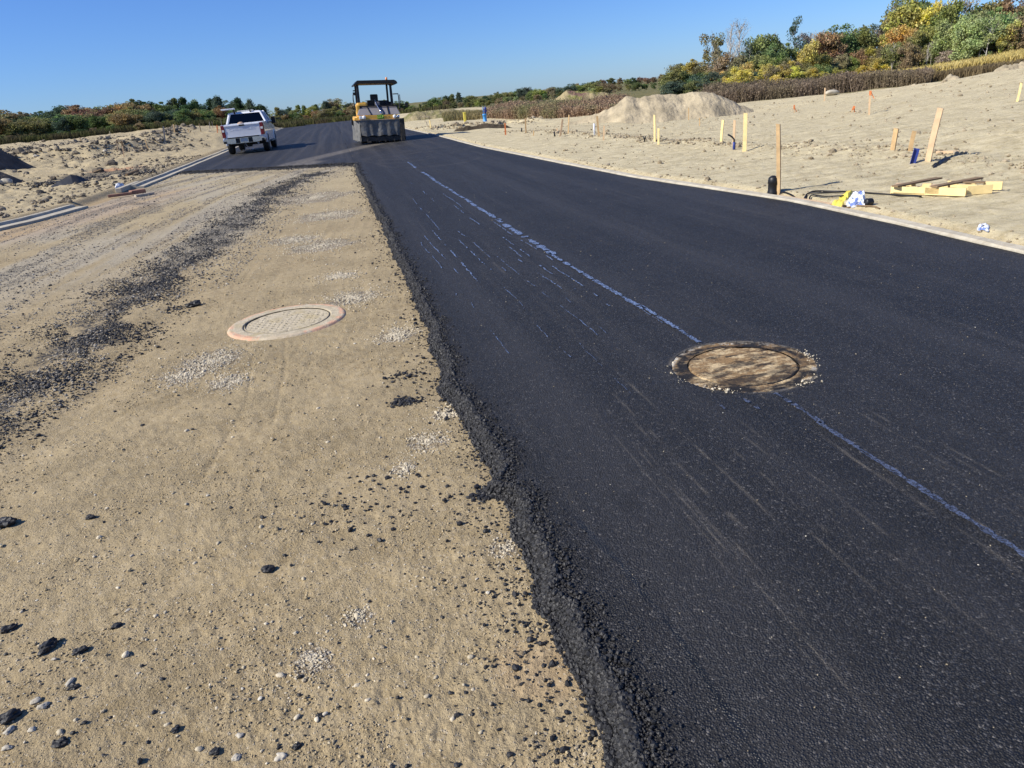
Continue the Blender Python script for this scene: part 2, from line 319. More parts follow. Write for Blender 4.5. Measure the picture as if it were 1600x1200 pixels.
M = dict(
    ground=m_ground(), asphalt=m_asphalt(), leaf=m_leaf(), mark=m_mark(), lid2=m_manhole_sand(), lid1=m_manhole_dust(),
    pebble=m_rnd('pebbles', (.27,.22,.14), (.52,.44,.31), c2=(.62,.58,.48)), chip=m_rnd('limestone_chips', (.44,.38,.265), (.68,.60,.45)),
    crumb=m_rnd('asphalt_crumbs', (.009,.009,.009), (.027,.026,.026), .6, .5, .001), mixed=m_rnd('mixed_gravel', (.045,.042,.040), (.50,.45,.36), .9, .2, .001), earth=m_rnd('lane_crumbs', (.32,.25,.14), (.50,.41,.26), .95, .15, .001), clod=m_rnd('earth_clods', (.25,.20,.125), (.44,.37,.26), .95, .15, .01, 60),
    cloddark=m_rnd('damp_clods', (.12,.10,.075), (.34,.29,.21), .95, .15, .01, 40),
    soil=pmat('stockpile_soil', (.38,.32,.215), .95, 0, .15, .3, 1.2, .06, 7), pit_shade=pmat('pit_shade_soil', (.060,.048,.034), .95, 0, .15, .45, 2.2, .06, 7), shadesoil=pmat('shade_dark_soil', (.115,.095,.075), .95, 0, .15, .35, 1.6, .05, 7),  # the two darker soils carry shade of pit and piles in their colour
    kerb=pmat('kerb_concrete', (.46,.42,.33), .85, 0, .3, .18, 4, .004, 80, .7),
    bark=pmat('bark', (.13,.11,.09), .9, 0, .2, .3, 3), palebark=pmat('pale_bark', (.46,.43,.38), .9, 0, .2, .25, 3),
    pine=pmat('stake_wood', (.50,.34,.17), .75, 0, .3, .2, 9, .002, 60, .25), palewood=pmat('pale_wood', (.60,.43,.26), .75, 0, .3, .15, 7, .002, 60, .15),
    yellowwood=pmat('lumber', (.80,.63,.30), .7, 0, .3, .14, 7, .002, 60, .1), brownwood=pmat('weathered_shade_board', (.20,.135,.075), .8, 0, .3, .25, 9, .002, 50, .2),
    orange=pmat('orange_paint', (.62,.20,.07), .7, 0, .3, .2, 9), greywood=pmat('grey_wood', (.42,.36,.28), .8, 0, .3, .2, 9),
    white=pmat('truck_paint', (.72,.74,.78), .22, 0, .5, .04, 1.5, 0, 40, .10, Coat__Weight=.6), black=pmat('black_plastic', (.010,.010,.011), .45, 0, .4, .2, 5, 0, 40, .02),
    tyre=pmat('tyre_rubber', (.020,.020,.020), .8, 0, .3, .2, 12, .004, 60, .30), rim=pmat('wheel_metal', (.42,.43,.45), .35, .8, .5, .1, 9),
    chrome=pmat('chrome', (.55,.57,.60), .18, 1., .5, .1, 6), red=pmat('lamp_red', (.17,.008,.014), .2, 0, .5, .2, 9), clear=pmat('lamp_clear', (.75,.74,.70), .2, 0, .6, .05, 9),
    yellow=pmat('machine_yellow', (.66,.37,.055), .45, 0, .5, .12, 3, 0, 40, .22), grey=pmat('hood_grey', (.20,.19,.20), .5, 0, .5, .10, 3, 0, 40, .3),
    cloth=pmat('heat_curtain', (.115,.115,.108), .6, 0, .5, .5, 4, .02, 9, .30), rubber=pmat('scraper', (.035,.033,.030), .85, 0, .3, .4, 7, .01, 20, .3),
    green=pmat('sign_green', (.06,.30,.02), .6, 0, .4, .2, 9), sign_yellow=pmat('sign_letters', (.80,.85,.15), .6), amber=pmat('beacon_amber', (.75,.28,.08), .3, 0, .5),
    safety=pmat('safety_yellow', (.80,.66,.10), .6, 0, .4, .1, 5), blue=pmat('hydrant_blue', (.05,.26,.58), .5, 0, .5, .15, 5), bluepipe=pmat('blue_pipe', (.02,.04,.22), .5),
    bag=pmat('white_wrap', (.70,.72,.76), .5, 0, .4, .05, 6, .02, 14), plate=pmat('plate', (.50,.52,.50), .5), brick=pmat('red_clay', (.27,.14,.10), .9, 0, .2, .25, 6, .01, 30, .6),
    rock=pmat('boulder', (.46,.42,.34), .9, 0, .2, .2, 9, .006, 40, .3), skin=pmat('tan_cloth', (.42,.30,.22), .9))
def m_glass():
    t = NT('cab_glass'); g = t.n('ShaderNodeBsdfGlossy', Color=(.9,.95,1), Roughness=.03); tr = t.n('ShaderNodeBsdfTransparent', Color=(.10,.12,.14))
    fr = t.n('ShaderNodeFresnel', IOR=1.5); m = t.n('ShaderNodeMixShader', Fac=fr.outputs[0]); t.t.links.new(tr.outputs[0], m.inputs[1]); t.t.links.new(g.outputs[0], m.inputs[2])
    t.t.links.new(m.outputs[0], t.out.inputs[0]); return t.m
M['glass'] = m_glass()
def m_bagprint():
    t = NT('printed_wrap'); p = t.pos(); c = t.mix(t.ramp(t.noise(p, 13, 2), .54, .58), (.72,.74,.78), (.20,.28,.60))
    return t.pr(c, .45, 0, .4, t.bump(t.noise(p, 22, 3), .02))
M['bagprint'] = m_bagprint()

# ------------------------------------------------------------------ ground sheet (polar grid, finer where one stands close)
BAND = [(-2.9,4.0),(-2.45,4.8),(-2.3,5.6),(-2.31,6.66),(-2.34,7.84),(-2.25,9.2),(-1.98,11.64),(-1.8,14.5),(-1.5,18),(-.6,22)]
BAND2 = [(-5.4,14.2),(-4.4,13.3),(-3.6,13.0),(-3.1,13.6)]
BAND3 = [(-6.0,23.8),(-4.6,25),(-3.0,25.4),(-1.6,23.6),(.1,23.0)]
BAND4 = [(-5.2,19.5),(-4.3,18.2),(-3.9,16.4)]
GRAV = [(-1.15,5.3,.27),(-1.3,5.05,.2),(-.1,6.55,.30),(-.95,4.75,.16),(-.35,1.89,.085),(-.2,2.05,.06),(-.42,9.6,.55),(-.8,10.4,.4),(.2,3.3,.13),(.33,3.6,.1),(.05,3.05,.08),(-.3,12.5,.7),(-1.05,1.6,.05),(.36,2.25,.07),(.2,5.2,.18),(-.6,15.5,1.1),(-.2,7.6,.2)]
def masks(x, y):
    r = np.hypot(x, y); corridor = (x < .6)*(x > xl(y)-.1)
    d = pdist(x, y, BAND)+(fbm(x*2.2, y*1.2, 31)-.5)*.9; dark = .58*(1-sst(.10, .66, d))*sst(3.2, 4.6, y-.5*(x+2.2))
    dark = np.maximum(dark, .40*(1-sst(.1, .5, pdist(x, y, BAND2)+(fbm(x*2, y, 32)-.5)*.5)))
    dark = np.maximum(dark, .48*(1-sst(.2, 1.0, pdist(x, y, BAND3)+(fbm(x, y, 33)-.5)*1.2)))
    dark = np.maximum(dark, .50*(1-sst(.1, .5, pdist(x, y, BAND4)+(fbm(x*1.5, y, 34)-.5)*.6)))
    bx = np.interp(y, [b[1] for b in BAND], [b[0] for b in BAND])+np.where(y > 22, (y-22)*.25, 0); s_ = x-bx; stk = fbm(s_*4.5, y*.22+s_*.5, 171); stz = sst(7.5, 12, y-.6*(x+2))*(1-sst(.1, .9, s_))*corridor
    dark = np.maximum(dark, .50*sst(.50, .62, stk)*stz)
    w = sst(12, 16, y)*corridor*(fbm(x*.9+y*.25, y*.22, 35)); dark = np.maximum(dark, .45*sst(.52, .68, w)*(x < -1.0))
    dark = np.maximum(dark, .52*blob(x, y, -.05+.17, 3.88, .10, 36)); dark = np.maximum(dark, .25*(1-sst(0, .25, .5-x))*(x < .6)*(y < 24))
    ap = at(120, 284); dark = np.maximum(dark, .6*blob(x, y, ap[0]+1.2, ap[1], 2.6, 37))
    grav = np.zeros_like(x)
    for i, (cx, cy, rr) in enumerate(GRAV): grav = np.maximum(grav, .5*blob(x, y, cx, cy, rr*1.15, 40+i))
    grav = np.maximum(grav, .42*corridor*sst(11, 15, y)*sst(.40, .6, fbm(x*1.1, y*.4, 61)))
    grav = np.maximum(grav, .45*stz*sst(.44, .56, fbm(s_*5, y*.35, 173))); g2 = .30*sst(.55, .75, fbm(x*1.3, y*.9, 62))*corridor; grav = np.maximum(grav, g2)
    grey = np.maximum(stz*sst(.35, .5, fbm(s_*3+9, y*.25, 172)), 0*x)*sst(.25, .45, fbm(x*.7+.3*y*.3, y*.25, 63))
    pale = np.maximum(sst(0, .4, x-xr(y)), sst(.3, 1.2, xl(y)-x)*.40); pale = np.maximum(pale, corridor*sst(10, 20, y)*.30); pale = np.clip(pale, 0, 1)
    az = np.degrees(np.arctan2(x, y))
    lim = np.interp(az, [-60,-35,-22,-8,6,12,16,20,26,30,36,41,45,60], [108,105,104,112,126,106,74,60,52,52,51,48,45,44]); lim = lim*(1+(fbm(x*.15, y*.15, 66)-.5)*.12)
    veg = sst(0, .04, r/lim-1)*(1-(1-sst(150, 200, r))*0)
    warm = np.maximum(blob(x, y, .33, 1.62, .16, 67)*.12, .0); op = at(185, 272); warm = np.maximum(warm, .8*blob(x, y, op[0], op[1], 1.3, 68))
    b = at(150, 325); warm = np.maximum(warm, .22*(1-sst(.3, 1.8, pdist(x, y, [(-7.5,13.5),(-5.4,17.5),(-5,21)]))))
    pit_shade = 1-sst(.5, 1.3, pdist(x, y, PIT)+(fbm(x*2, y*2, 169)-.5)*.5)  # where the pit's shade is painted into the ground colour
    return dict(pit_shade=pit_shade, dark=dark, gravel=grav, grey=grey*.9, pale=pale, veg=veg, warm=warm)
MH1 = (-.65, 6.07, .475)
def micro(x, y):
    r = np.hypot(x, y); f = 1-sst(6, 25, r)
    cor = (x < .9)*(x > xl(y))
    z = (fbm(x*2.1, y*1.3, 70)-.5)*.010*cor+(fbm(x*9, y*9, 71)-.5)*.010*f+(fbm(x*34, y*34, 72)-.5)*.011*(1-sst(4, 12, r))+(vn(x*95, y*95, 74)-.5)*.006*(1-sst(1.5, 4, r))
    z = z-.012*np.exp(-((pdist(x, y, [(-2.9,1),(-2.2,4.5),(-2.0,12)])-.35)/.16)**2)*cor
    bx = np.interp(y, [b[1] for b in BAND], [b[0] for b in BAND]); z = z+cor*(fbm((x-bx)*13, y*.5, 79)-.5)*.012*sst(2, 6, y)
    cr = np.exp(-(pdist(x, y, [(-.92,3.3),(-.80,4.3),(-.86,5.3),(-1.0,5.6)])/.012)**2)*.006+np.exp(-(pdist(x, y, [(-.62,3.9),(-.60,4.8),(-.64,5.5)])/.010)**2)*.005
    z = z-cr
    far = sst(0.2, 1.5, x-xr(y))*(1-sst(20, 45, r)); z = z+far*((fbm(x*5, y*6, 75)-.5)*.034+(fbm(x*1.2, y*14, 76)-.5)*.034)
    for k, (yc, sl, x0, x1) in enumerate(((8.6,.10,8.5,20),(11.2,.16,7,24),(13.4,-.05,9,26),(16.6,.12,6.5,30),(20.5,.02,8,32),(25.5,.1,7,36),(31,-.04,9,40))):
        yy = yc+sl*(x-8)+.5*np.sin(x*.22+k)
        for off in (-.75, .75):
            d = np.abs(y-yy-off); mk_ = (1-sst(.20, .27, d))*sst(x0, x0+1, x)*(1-sst(x1-2, x1, x))*sst(.40, .52, fbm(x*.5, y*.5+k, 182)); z = z+mk_*(.016*(np.abs(((x/.19) % 1)-.5)*4-1)-.018)
    lf = sst(.6, 2, xl(y)-x)*sst(8, 12, y); z = z+lf*(fbm(x*3.5, y*2.5, 77)-.5)*.20
    inm = 1-sst(MH1[2]-.02, MH1[2]+.10, np.hypot(x-MH1[0], y-MH1[1])); z = z*(1-inm)-.02*(np.hypot(x-MH1[0], y-MH1[1]) < MH1[2]-.04)
    und = (x > .62)*(x < xr(y)); z = z-und*.03
    return z
def ground():
    az = np.concatenate([np.arange(-180, -66, 6), np.arange(-64, -44, .5), np.arange(-44, 62, .15), np.arange(62, 82, .5), np.arange(84, 180, 6)])
    rr = np.concatenate([[.02,.3,.6], np.geomspace(.85, 150, 760), np.geomspace(156, 2600, 50)])
    A, Rr = np.meshgrid(np.radians(az), rr); x = (Rr*np.sin(A)).ravel(); y = (Rr*np.cos(A)).ravel()
    z = T(x, y)+micro(x, y)
    na, nr = len(az), len(rr); i = np.arange((nr-1)*na).reshape(nr-1, na); j = np.roll(i, -1, 1)
    q = np.stack([i.ravel(), j.ravel(), (j+na).ravel(), (i+na).ravel()], 1)
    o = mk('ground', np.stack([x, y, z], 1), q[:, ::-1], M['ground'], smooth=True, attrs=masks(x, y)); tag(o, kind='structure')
ground()

# ------------------------------------------------------------------ asphalt
def xe(y): return .455+(fbm(y*1.1, y*0+3, 80)-.5)*.11+(fbm(y*6, y*0+5, 81)-.5)*.055-.06*np.exp(-((y-3.95)/.14)**2)-.075*np.exp(-((y-2.68)/.07)**2)-.03*np.exp(-((y-1.9)/.06)**2)
def joint(x): return 23.75+(.47-x)*.93+(fbm(x*1.5, x*0, 82)-.5)*.25
ZA = .05
MH2 = (2.03, 3.42, .40)
def asphalt():
    xs = np.concatenate([np.arange(-7.1, .2, .075), np.arange(.22, 1.1, .0065), np.arange(1.1, 2.6, .011), np.arange(2.6, 5.6, .022)])
    ys = [-6, -3, -1, 0, .3]; y = .5
    while y < 118: ys.append(y); y += max(.0068, .0032*y)
    ys = np.array(ys); X, Y = np.meshgrid(xs, ys); x = X.ravel(); y = Y.ravel(); r = np.hypot(x, y)
    sm = x-xe(y); sj = y-joint(x); sd = np.maximum(sm, np.where(x < .47, sj, -9))
    rough = (1-sst(.0, .12, sm+(fbm(x*5, y*3, 83)-.5)*.16))*(y < 24)
    e = sst(-.035, .035, sd+(fbm(x*22, y*22, 84)-.5)*.05)
    z = -.035+(ZA+.035)*e
    f = 1-sst(6, 20, r)
    z = z+e*((fbm(x*1.2, y*.8, 85)-.5)*.006+(fbm(x*45, y*45, 86)-.5)*(.0022+.010*rough)*f+(vn(x*110, y*110, 87)-.5)*(.0008+.007*rough)*(1-sst(2.5, 6, r)))
    dm = np.hypot(x-MH2[0], y-MH2[1]); z = np.where(dm < MH2[2]-.01, ZA-.03, z)
    dust = .55*(1-sst(.25, .75, pdist(x, y, [(-1.8,25.6),(-1.3,27.5),(.2,31),(1.6,34)])))
    dust = np.maximum(dust, .65*(1-sst(.4, 1.0, np.abs(x+1.2)+.35*np.abs(y-26.2))))
    for cx, cy, rr, w in [(1.7,28,1.6,.10),(2.6,27,2.1,.12),(3.2,30,1.8,.10),(2.0,24,1.2,.07),(2.6,22,1.5,.06)]:
        dust = np.maximum(dust, .10*np.exp(-((np.hypot(x-cx, (y-cy)*.5)-rr)/w)**2)*(fbm(x*2, y, 88) > .42))
    for k in range(26):
        x0 = rng.uniform(1.0, 2.3); y0 = rng.uniform(.7, 1.9); L = rng.uniform(.7, 2.2)
        if k > 21: x0 = rng.uniform(1.2, 4.6); y0 = rng.uniform(3, 12); L = rng.uniform(1.5, 4)
        d = np.abs(x-x0-(y-y0)*.012-.0015*np.sin(y*9+k)); s = sst(.36, .56, fbm(y*5, y*0+k, 180))*(1 if k < 22 else .4)*np.exp(-(d/(.0018+.0010*y0))**2)*sst(0, .12, y-y0)*(1-sst(0, .12, y-y0-L)); dust = np.maximum(dust, s*rng.uniform(.18, .48))
    for k in range(30):
        x0 = rng.uniform(-5.3, 4.2); w = rng.uniform(.05, .14); dust = np.maximum(dust, rng.uniform(.04, .13)*np.exp(-((x-x0-.004*(y-40)-.15*np.sin(y/9+k))/w)**2)*sst(16+abs(x0), 34, y))
    dust = np.maximum(dust, .5*np.exp(-((dm-MH2[2])/.012)**2)*(fbm(x*9, y*9, 89) > .5))
    wet = 1-sst(.002, .014, pdist(x, y, [(.735,1.0),(.745,1.28),(.74,1.6),(.71,1.99)])*1.0+(fbm(x*18, y*18, 90)-.5)*.022)
    wet = np.maximum(wet, .8*(1-sst(.006, .02, pdist(x, y, [(.70,2.0),(.66,2.25)])+(fbm(x*18, y*18, 91)-.5)*.02)))
    nx, ny = len(xs), len(ys); i = (np.arange((ny-1))[:, None]*nx+np.arange(nx-1)[None]); q = np.stack([i.ravel(), (i+1).ravel(), (i+nx+1).ravel(), (i+nx).ravel()], 1)
    keep = (sd > -.09) & (x < xr(y)+.06) & (x > xl(y)-.02); q = q[keep[q].all(1)]
    u, inv = np.unique(q.ravel(), return_inverse=True); V = np.stack([x, y, z], 1)[u]
    o = mk('road', V, inv.reshape(-1, 4), M['asphalt'], smooth=True, attrs=dict(dust=dust[u], wet=wet[u], rough=rough[u])); tag(o, kind='structure')
asphalt()

# blue setting-out line and its scattered flakes, a sheet just above the asphalt
def bluemarks():
    V = []; Fq = []
    def strip(pts, ws):
        b = len(V); n = len(pts)
        for (x, y), w in zip(pts, ws): V.append((x-w/2, y, ZA+.0075)); V.append((x+w/2, y, ZA+.0075))
        for i in range(n-1): Fq.append((b+2*i, b+2*i+1, b+2*i+3, b+2*i+2))
    def line(x0, y0, y1, w, wob=.012, jag=.5, gap=.0, slope=0., seed=0, sc=1.):
        gap = gap*.86 if gap >= .3 else gap; w = w*(.46 if gap >= .25 and y0 > 3 else (1.25 if y0 > 2.6 else 1))
        y = y0; pts = []; ws = []
        while y < y1:
            g = float(vn(y*2.2/sc, seed*3.1, 95)); j = float(vn(y*(60 if y < 6 else 25), seed, 96))
            if g < gap or (gap > 0 and j < .12):
                if len(pts) > 1: strip(pts, ws)
                pts = []; ws = []
            else:
                xx = x0+slope*(y-y0)+(float(vn(y*1.1, seed+.5, 97))-.5)*wob*2+(float(vn(y*17, seed+.5, 98))-.5)*wob*.6
                pts.append((xx, y)); ws.append(w*(1-jag+2*jag*j))
            y += max(.008, .0035*y)
        if len(pts) > 1: strip(pts, ws)
    line(1.95, .9, 2.62, .025, .010, .45, seed=1); line(1.965, 2.60, 3.0, .020, .012, .8, .16, seed=2)
    line(1.99, 3.86, 4.8, .022, .010, .6, .02, seed=3); line(1.975, 4.7, 7.0, .026, .012, .6, .10, slope=-.02, seed=4)
    line(1.95, 6.9, 9.5, .050, .02, .6, .13, slope=-.01, seed=5, sc=2); line(1.93, 9.4, 15, .040, .03, .7, .12, slope=-.004, seed=6, sc=3); line(1.90, 14.5, 21.5, .045, .04, .7, .22, seed=7, sc=4)
    line(1.95, 4.3, 6.2, .008, .01, .7, .4, seed=8)
    k = 20
    for x0, y0, y1, w, gap in [(1.80,4.9,6.6,.018,.45),(1.86,6.2,9.5,.018,.5),(1.70,5.5,8.2,.02,.55),(1.60,5.2,7.2,.014,.5),(1.62,7,12,.022,.6),(1.45,4.3,7.2,.010,.45),(1.35,6.5,9.5,.018,.5),(1.18,3.9,6.3,.008,.45),(1.25,6.6,8.4,.02,.35),
                               (1.03,5.4,9.3,.024,.42),(.92,6.6,9.0,.018,.5),(.80,7.0,8.6,.012,.55),(.86,4.0,5.6,.008,.6),(1.1,9,13,.014,.6),(1.45,10,16,.02,.62),(.78,5.2,6.4,.012,.6),(1.3,3.3,4.2,.005,.4),(1.62,2.4,3.0,.012,.5),(1.78,2.75,3.0,.014,.4),(1.72,11,15,.022,.6),(1.55,4.3,5.3,.006,.35)]:
        line(x0, y0, y1, w, .03, .8, gap, slope=random.uniform(-.015, .015), seed=k, sc=.5 if y0 < 7 else .9); k += 7
    o = mk('road_marking', np.array(V), np.array(Fq), M['mark']); tag(o, kind='structure')
bluemarks()

# ------------------------------------------------------------------ kerbs
def ribbon(name, path, prof, mat, step=.5, jit=.004, seed=0):   # prof: list of (offset to the side, z)
    P = []; 
    for (x0, y0), (x1, y1) in zip(path[:-1], path[1:]):
        L = math.hypot(x1-x0, y1-y0); n = max(1, int(L/step))
        for i in range(n): P.append((x0+(x1-x0)*i/n, y0+(y1-y0)*i/n))
    P.append(tuple(path[-1])); P = np.array(P); d = np.gradient(P, axis=0); d /= np.linalg.norm(d, axis=1)[:, None]; nrm = np.stack([d[:, 1], -d[:, 0]], 1)
    V = []; k = len(prof)
    for i, (p, n) in enumerate(zip(P, nrm)):
        for j, (o, z) in enumerate(prof):
            s = o+(float(vn(i*.7, j+seed, 99))-.5)*jit*2; V.append((p[0]+n[0]*s, p[1]+n[1]*s, z+(float(vn(i*.45, j+seed+9, 99))-.5)*jit))
    Fq = [(i*k+j, i*k+j+1, (i+1)*k+j+1, (i+1)*k+j) for i in range(len(P)-1) for j in range(k-1)]
    Fq += [tuple(range(k))[::-1], tuple((len(P)-1)*k+j for j in range(k))]
    return mk(name, V, Fq, mat)
tag(ribbon('kerb', [tuple(p) for p in KR], [(-.005,-.05),(-.004,.062),(.012,.074),(.095,.082),(.108,.076),(.115,-.05)], M['kerb'], .25, .007), 'pale concrete kerb strip running the length of the right edge of the fresh asphalt', 'kerb')
LP = [(.0,-.05),(.0,.052),(-.30,.060),(-.325,.105),(-.34,.115),(-.445,.118),(-.46,.108),(-.47,-.05)]
tag(ribbon('kerb', [(-13,8.5),(-9.6,12.4),(-6.82,16.4),(-6.42,17.3),(-6.0,19.3)], LP, M['kerb'], .25, .006, 3), 'near left concrete kerb with wide gutter ending at the broken gap', 'kerb')
tag(ribbon('kerb', [tuple(p) for p in KL[5:]], [(.0,-.05),(.0,.056),(-.20,.062),(-.225,.115),(-.24,.122),(-.345,.124),(-.36,.115),(-.37,-.05)], M['kerb'], .4, .006, 5), 'far left concrete kerb running beside the pickup and on to the horizon', 'kerb')
g0 = at(186, 302); g1 = at(216, 290)
mb = MB(); d = Vector((g1[0]-g0[0], g1[1]-g0[1], 0)); ang = math.atan2(d.y, d.x)
mb.box((0,0,.05), (d.length, .16, .13), Matrix.Rotation(ang, 3, 'Z'))
tag(mb.build('kerb_block', M['kerb'], bev=.015, loc=((g0[0]+g1[0])/2, (g0[1]+g1[1])/2, .02)), 'short loose length of pale kerb lying in the gap of the left kerb', 'kerb block')

# ------------------------------------------------------------------ manholes
def disc(name, cx, cy, r0, r1, z, mat, parent, fn, nr=40, na=128):
    rr = np.linspace(r0, r1, nr); th = np.arange(na)*2*math.pi/na; Rr, Th = np.meshgrid(rr, th, indexing='ij'); x = (Rr*np.cos(Th)).ravel(); y = (Rr*np.sin(Th)).ravel()
    zz, attrs = fn(x, y); i = np.arange((nr-1)*na).reshape(nr-1, na); j = np.roll(i, -1, 1)
    q = np.stack([i.ravel(), j.ravel(), (j+na).ravel(), (i+na).ravel()], 1)
    return mk(name, np.stack([x, y, zz+z], 1), q[:, ::-1], mat, parent, True, attrs=attrs)
m1 = empty('manhole', 'dusty grey dimpled manhole cover ringed with orange paint on the bare earth', 'manhole cover', (MH1[0], MH1[1], 0))
def f_fr(x, y):
    r = np.hypot(x, y); z = .008*sst(MH1[2]+.03, MH1[2]-.02, r)-.03*sst(MH1[2]-.01, MH1[2]+.05, r)+(fbm(x*25, y*25, 101)-.5)*.004
    z = z-.010*np.exp(-((r-.355)/.006)**2)
    a = np.arctan2(y, x); gap = ((a > -2.0) & (a < -1.25)).astype(float)
    return z, dict(pit=.8*np.exp(-((r-.352)/.005)**2), paint=sst(.425, .445, r+(fbm(x*9, y*9, 102)-.5)*.035)*(1-gap*.9)*.8)
disc('frame', 0, 0, .345, MH1[2]+.05, .007, M['lid1'], m1, f_fr, 40, 200)
def f_lid(x, y):
    u = (x*.95+y*.3)/.052; v = (-x*.3+y*.95)/.052; k = np.floor(v).astype(int) % 2; u = u+.5*k
    dx = (u-np.floor(u)-.5); dy = (v-np.floor(v)-.5); d = np.hypot(dx*1.1, dy*1.5)
    pit = (1-sst(.17, .27, d))*(np.hypot(x, y) < .315)*(fbm(x*8, y*8, 104) > .34)
    return -.009*pit+(fbm(x*30, y*30, 103)-.5)*.004, dict(pit=pit*.9, paint=pit*0)
disc('cover', 0, 0, .001, .3445, .007, M['lid1'], m1, f_lid, 90, 300)
m2 = empty('manhole', 'brown scorched manhole cover with white crumbs round its rim set in the black asphalt', 'manhole cover', (MH2[0], MH2[1], ZA))
def f_f2(x, y):
    r = np.hypot(x, y)+(fbm(x*6, y*6, 181)-.5)*.07; return -.004*sst(.30, .40, r)*0+(fbm(x*25, y*25, 111)-.5)*.010-.03*sst(MH2[2]+.0, MH2[2]+.03, r), dict(rim=.8*sst(.35, .40, r+(fbm(x*8, y*8, 112)-.5)*.09), gap=np.maximum(sst(.30, .33, r)*(1-sst(.345, .375, r+(fbm(x*7, y*7, 175)-.5)*.08)), sst(.44, .52, fbm(x*4.5+1, y*4.5, 176))))
disc('frame', 0, 0, .305, MH2[2]+.03, -.002, M['lid2'], m2, f_f2, 30, 160)
disc('cover', 0, 0, .001, .304, -.001, M['lid2'], m2, lambda x, y: ((fbm(x*14, y*20, 113)-.5)*.010-.010*sst(.29, .304, np.hypot(x, y)), dict(rim=x*0, gap=sst(.285, .30, np.hypot(x, y))*(fbm(x*3, y*3, 184) > .47)+.8*sst(.57, .66, fbm(x*6-y*2, y*11, 185)))), 60, 200)

# ------------------------------------------------------------------ stones
def ico(sub):
    bm = bmesh.new(); bmesh.ops.create_icosphere(bm, subdivisions=sub, radius=1); v = np.array([p.co[:] for p in bm.verts]); f = np.array([[q.index for q in p.verts] for p in bm.faces]); bm.free(); return v, f
ICO = {k: ico(k) for k in (1, 2, 3)}
def scatter(name, P, S, mat, sub=1, flat=.65, sink=.25, label=None, cat=None, kind='stuff', jag=.45, smooth=False):
    P = np.asarray(P, float); S = np.asarray(S, float); N = len(P); v, f = ICO[sub]; K = 12
    pr = []
    for k in range(K):
        w = v*(1+(rng.random((len(v), 1))-.5)*jag); sc = np.array([1, rng.uniform(.6, .95), flat*rng.uniform(.8, 1.2)]); pr.append(w*sc)
    pr = np.array(pr)[rng.integers(0, K, N)]
    a = rng.random(N)*2*math.pi; b = (rng.random(N)-.5)*.8; ca, sa, cb, sb = np.cos(a), np.sin(a), np.cos(b), np.sin(b)
    x, y, z = pr[..., 0], pr[..., 1], pr[..., 2]; y2 = y*cb[:, None]-z*sb[:, None]; z2 = y*sb[:, None]+z*cb[:, None]
    x3 = x*ca[:, None]-y2*sa[:, None]; y3 = x*sa[:, None]+y2*ca[:, None]
    V = np.stack([x3, y3, z2], 2)*S[:, None, None]; V += P[:, None, :]; V[..., 2] += (S*flat*(1-2*sink))[:, None]*.7
    Fc = (f[None]+(np.arange(N)*len(v))[:, None, None]).reshape(-1, 3)
    o = mk(name, V.reshape(-1, 3), Fc, mat, smooth=smooth, fattrs=dict(rnd=np.repeat(rng.random(N), len(f))))
    return tag(o, label, cat, kind=kind)
def G3(x, y): return np.stack([x, y, T(x, y)+micro(x, y)], 1)
def lane_pts(N, rmin, rmax, azmin=-42, azmax=28):      # constant density in view
    az = np.radians(rng.uniform(azmin, azmax, N)); r = rmin*(rmax/rmin)**rng.random(N); return r*np.sin(az), r*np.cos(az)
def lognorm(N, m, s, hi): return np.minimum(m*np.exp(rng.normal(0, s, N)), hi)
x, y = lane_pts(34000, 1.0, 16); k = (x < xe(y)-.02) & (x > xl(y)+.1) & (np.hypot(x-MH1[0], y-MH1[1]) > MH1[2]+.02) & (rng.random(len(x)) < .12+.88*sst(.42, .62, fbm(x*2.2, y*2.2, 120))); x, y = x[k], y[k]
scatter('pebbles', G3(x, y), lognorm(len(x), .0022, .45, .016)*(.8+.12*np.hypot(x, y)**.9), M['pebble'], 1, label='tan and grey grit strewn over the packed earth lane', cat='gravel')
x, y = lane_pts(700, 1.1, 9, -42, 5); k = (x < xe(y)-.1) & (np.hypot(x-MH1[0], y-MH1[1]) > MH1[2]+.05); x, y = x[k], y[k]
S = lognorm(len(x), .0055, .45, .022); scatter('pebbles', G3(x, y), S, M['chip'], 2, .6, .3, 'pale rounded pebbles half sunk in the packed earth', 'pebbles', smooth=True)
X = []; Y = []; S = []
for cx, cy, rr in GRAV:
    n = int(min(3200, 4600*rr**.9*(1.9 if 4 < cy < 8 else 1))); a = rng.random(n)*2*math.pi; r = rr*np.abs(rng.normal(0, .62, n)); px = cx+r*np.cos(a); py = cy+r*np.sin(a)*1.2
    k = (fbm(px*14/rr**.5, py*9/rr**.5, 133)+.25*rng.random(n) > .52) & (px < xe(py)); X.append(px[k]); Y.append(py[k]); S.append(lognorm(k.sum(), .0029*(1 if cy < 3 else 1+.09*cy), .4, .016))
x = np.concatenate(X); y = np.concatenate(Y); k = np.hypot(x-MH1[0], y-MH1[1]) > MH1[2]-.06; scatter('limestone_chips', G3(x[k], y[k]), np.concatenate(S)[k], M['chip'], 1, label='patches of crushed pale limestone chips on the earth lane', cat='gravel')
n = 60000; x, y = lane_pts(n, 7, 32, -42, 6); bx = np.interp(y, [b[1] for b in BAND], [b[0] for b in BAND])+np.where(y > 22, (y-22)*.25, 0); s_ = x-bx
k = (x < xe(y)-.1) & (x > xl(y)+.1) & (y < joint(x)-.1) & (s_ < 1.0) & (y-.6*(x+2) > 7.5) & (fbm(s_*4.5, y*.22+s_*.5, 171)*.55+fbm(s_*5, y*.35, 173)*.45+.2*rng.random(n) > .56); x, y = x[k], y[k]
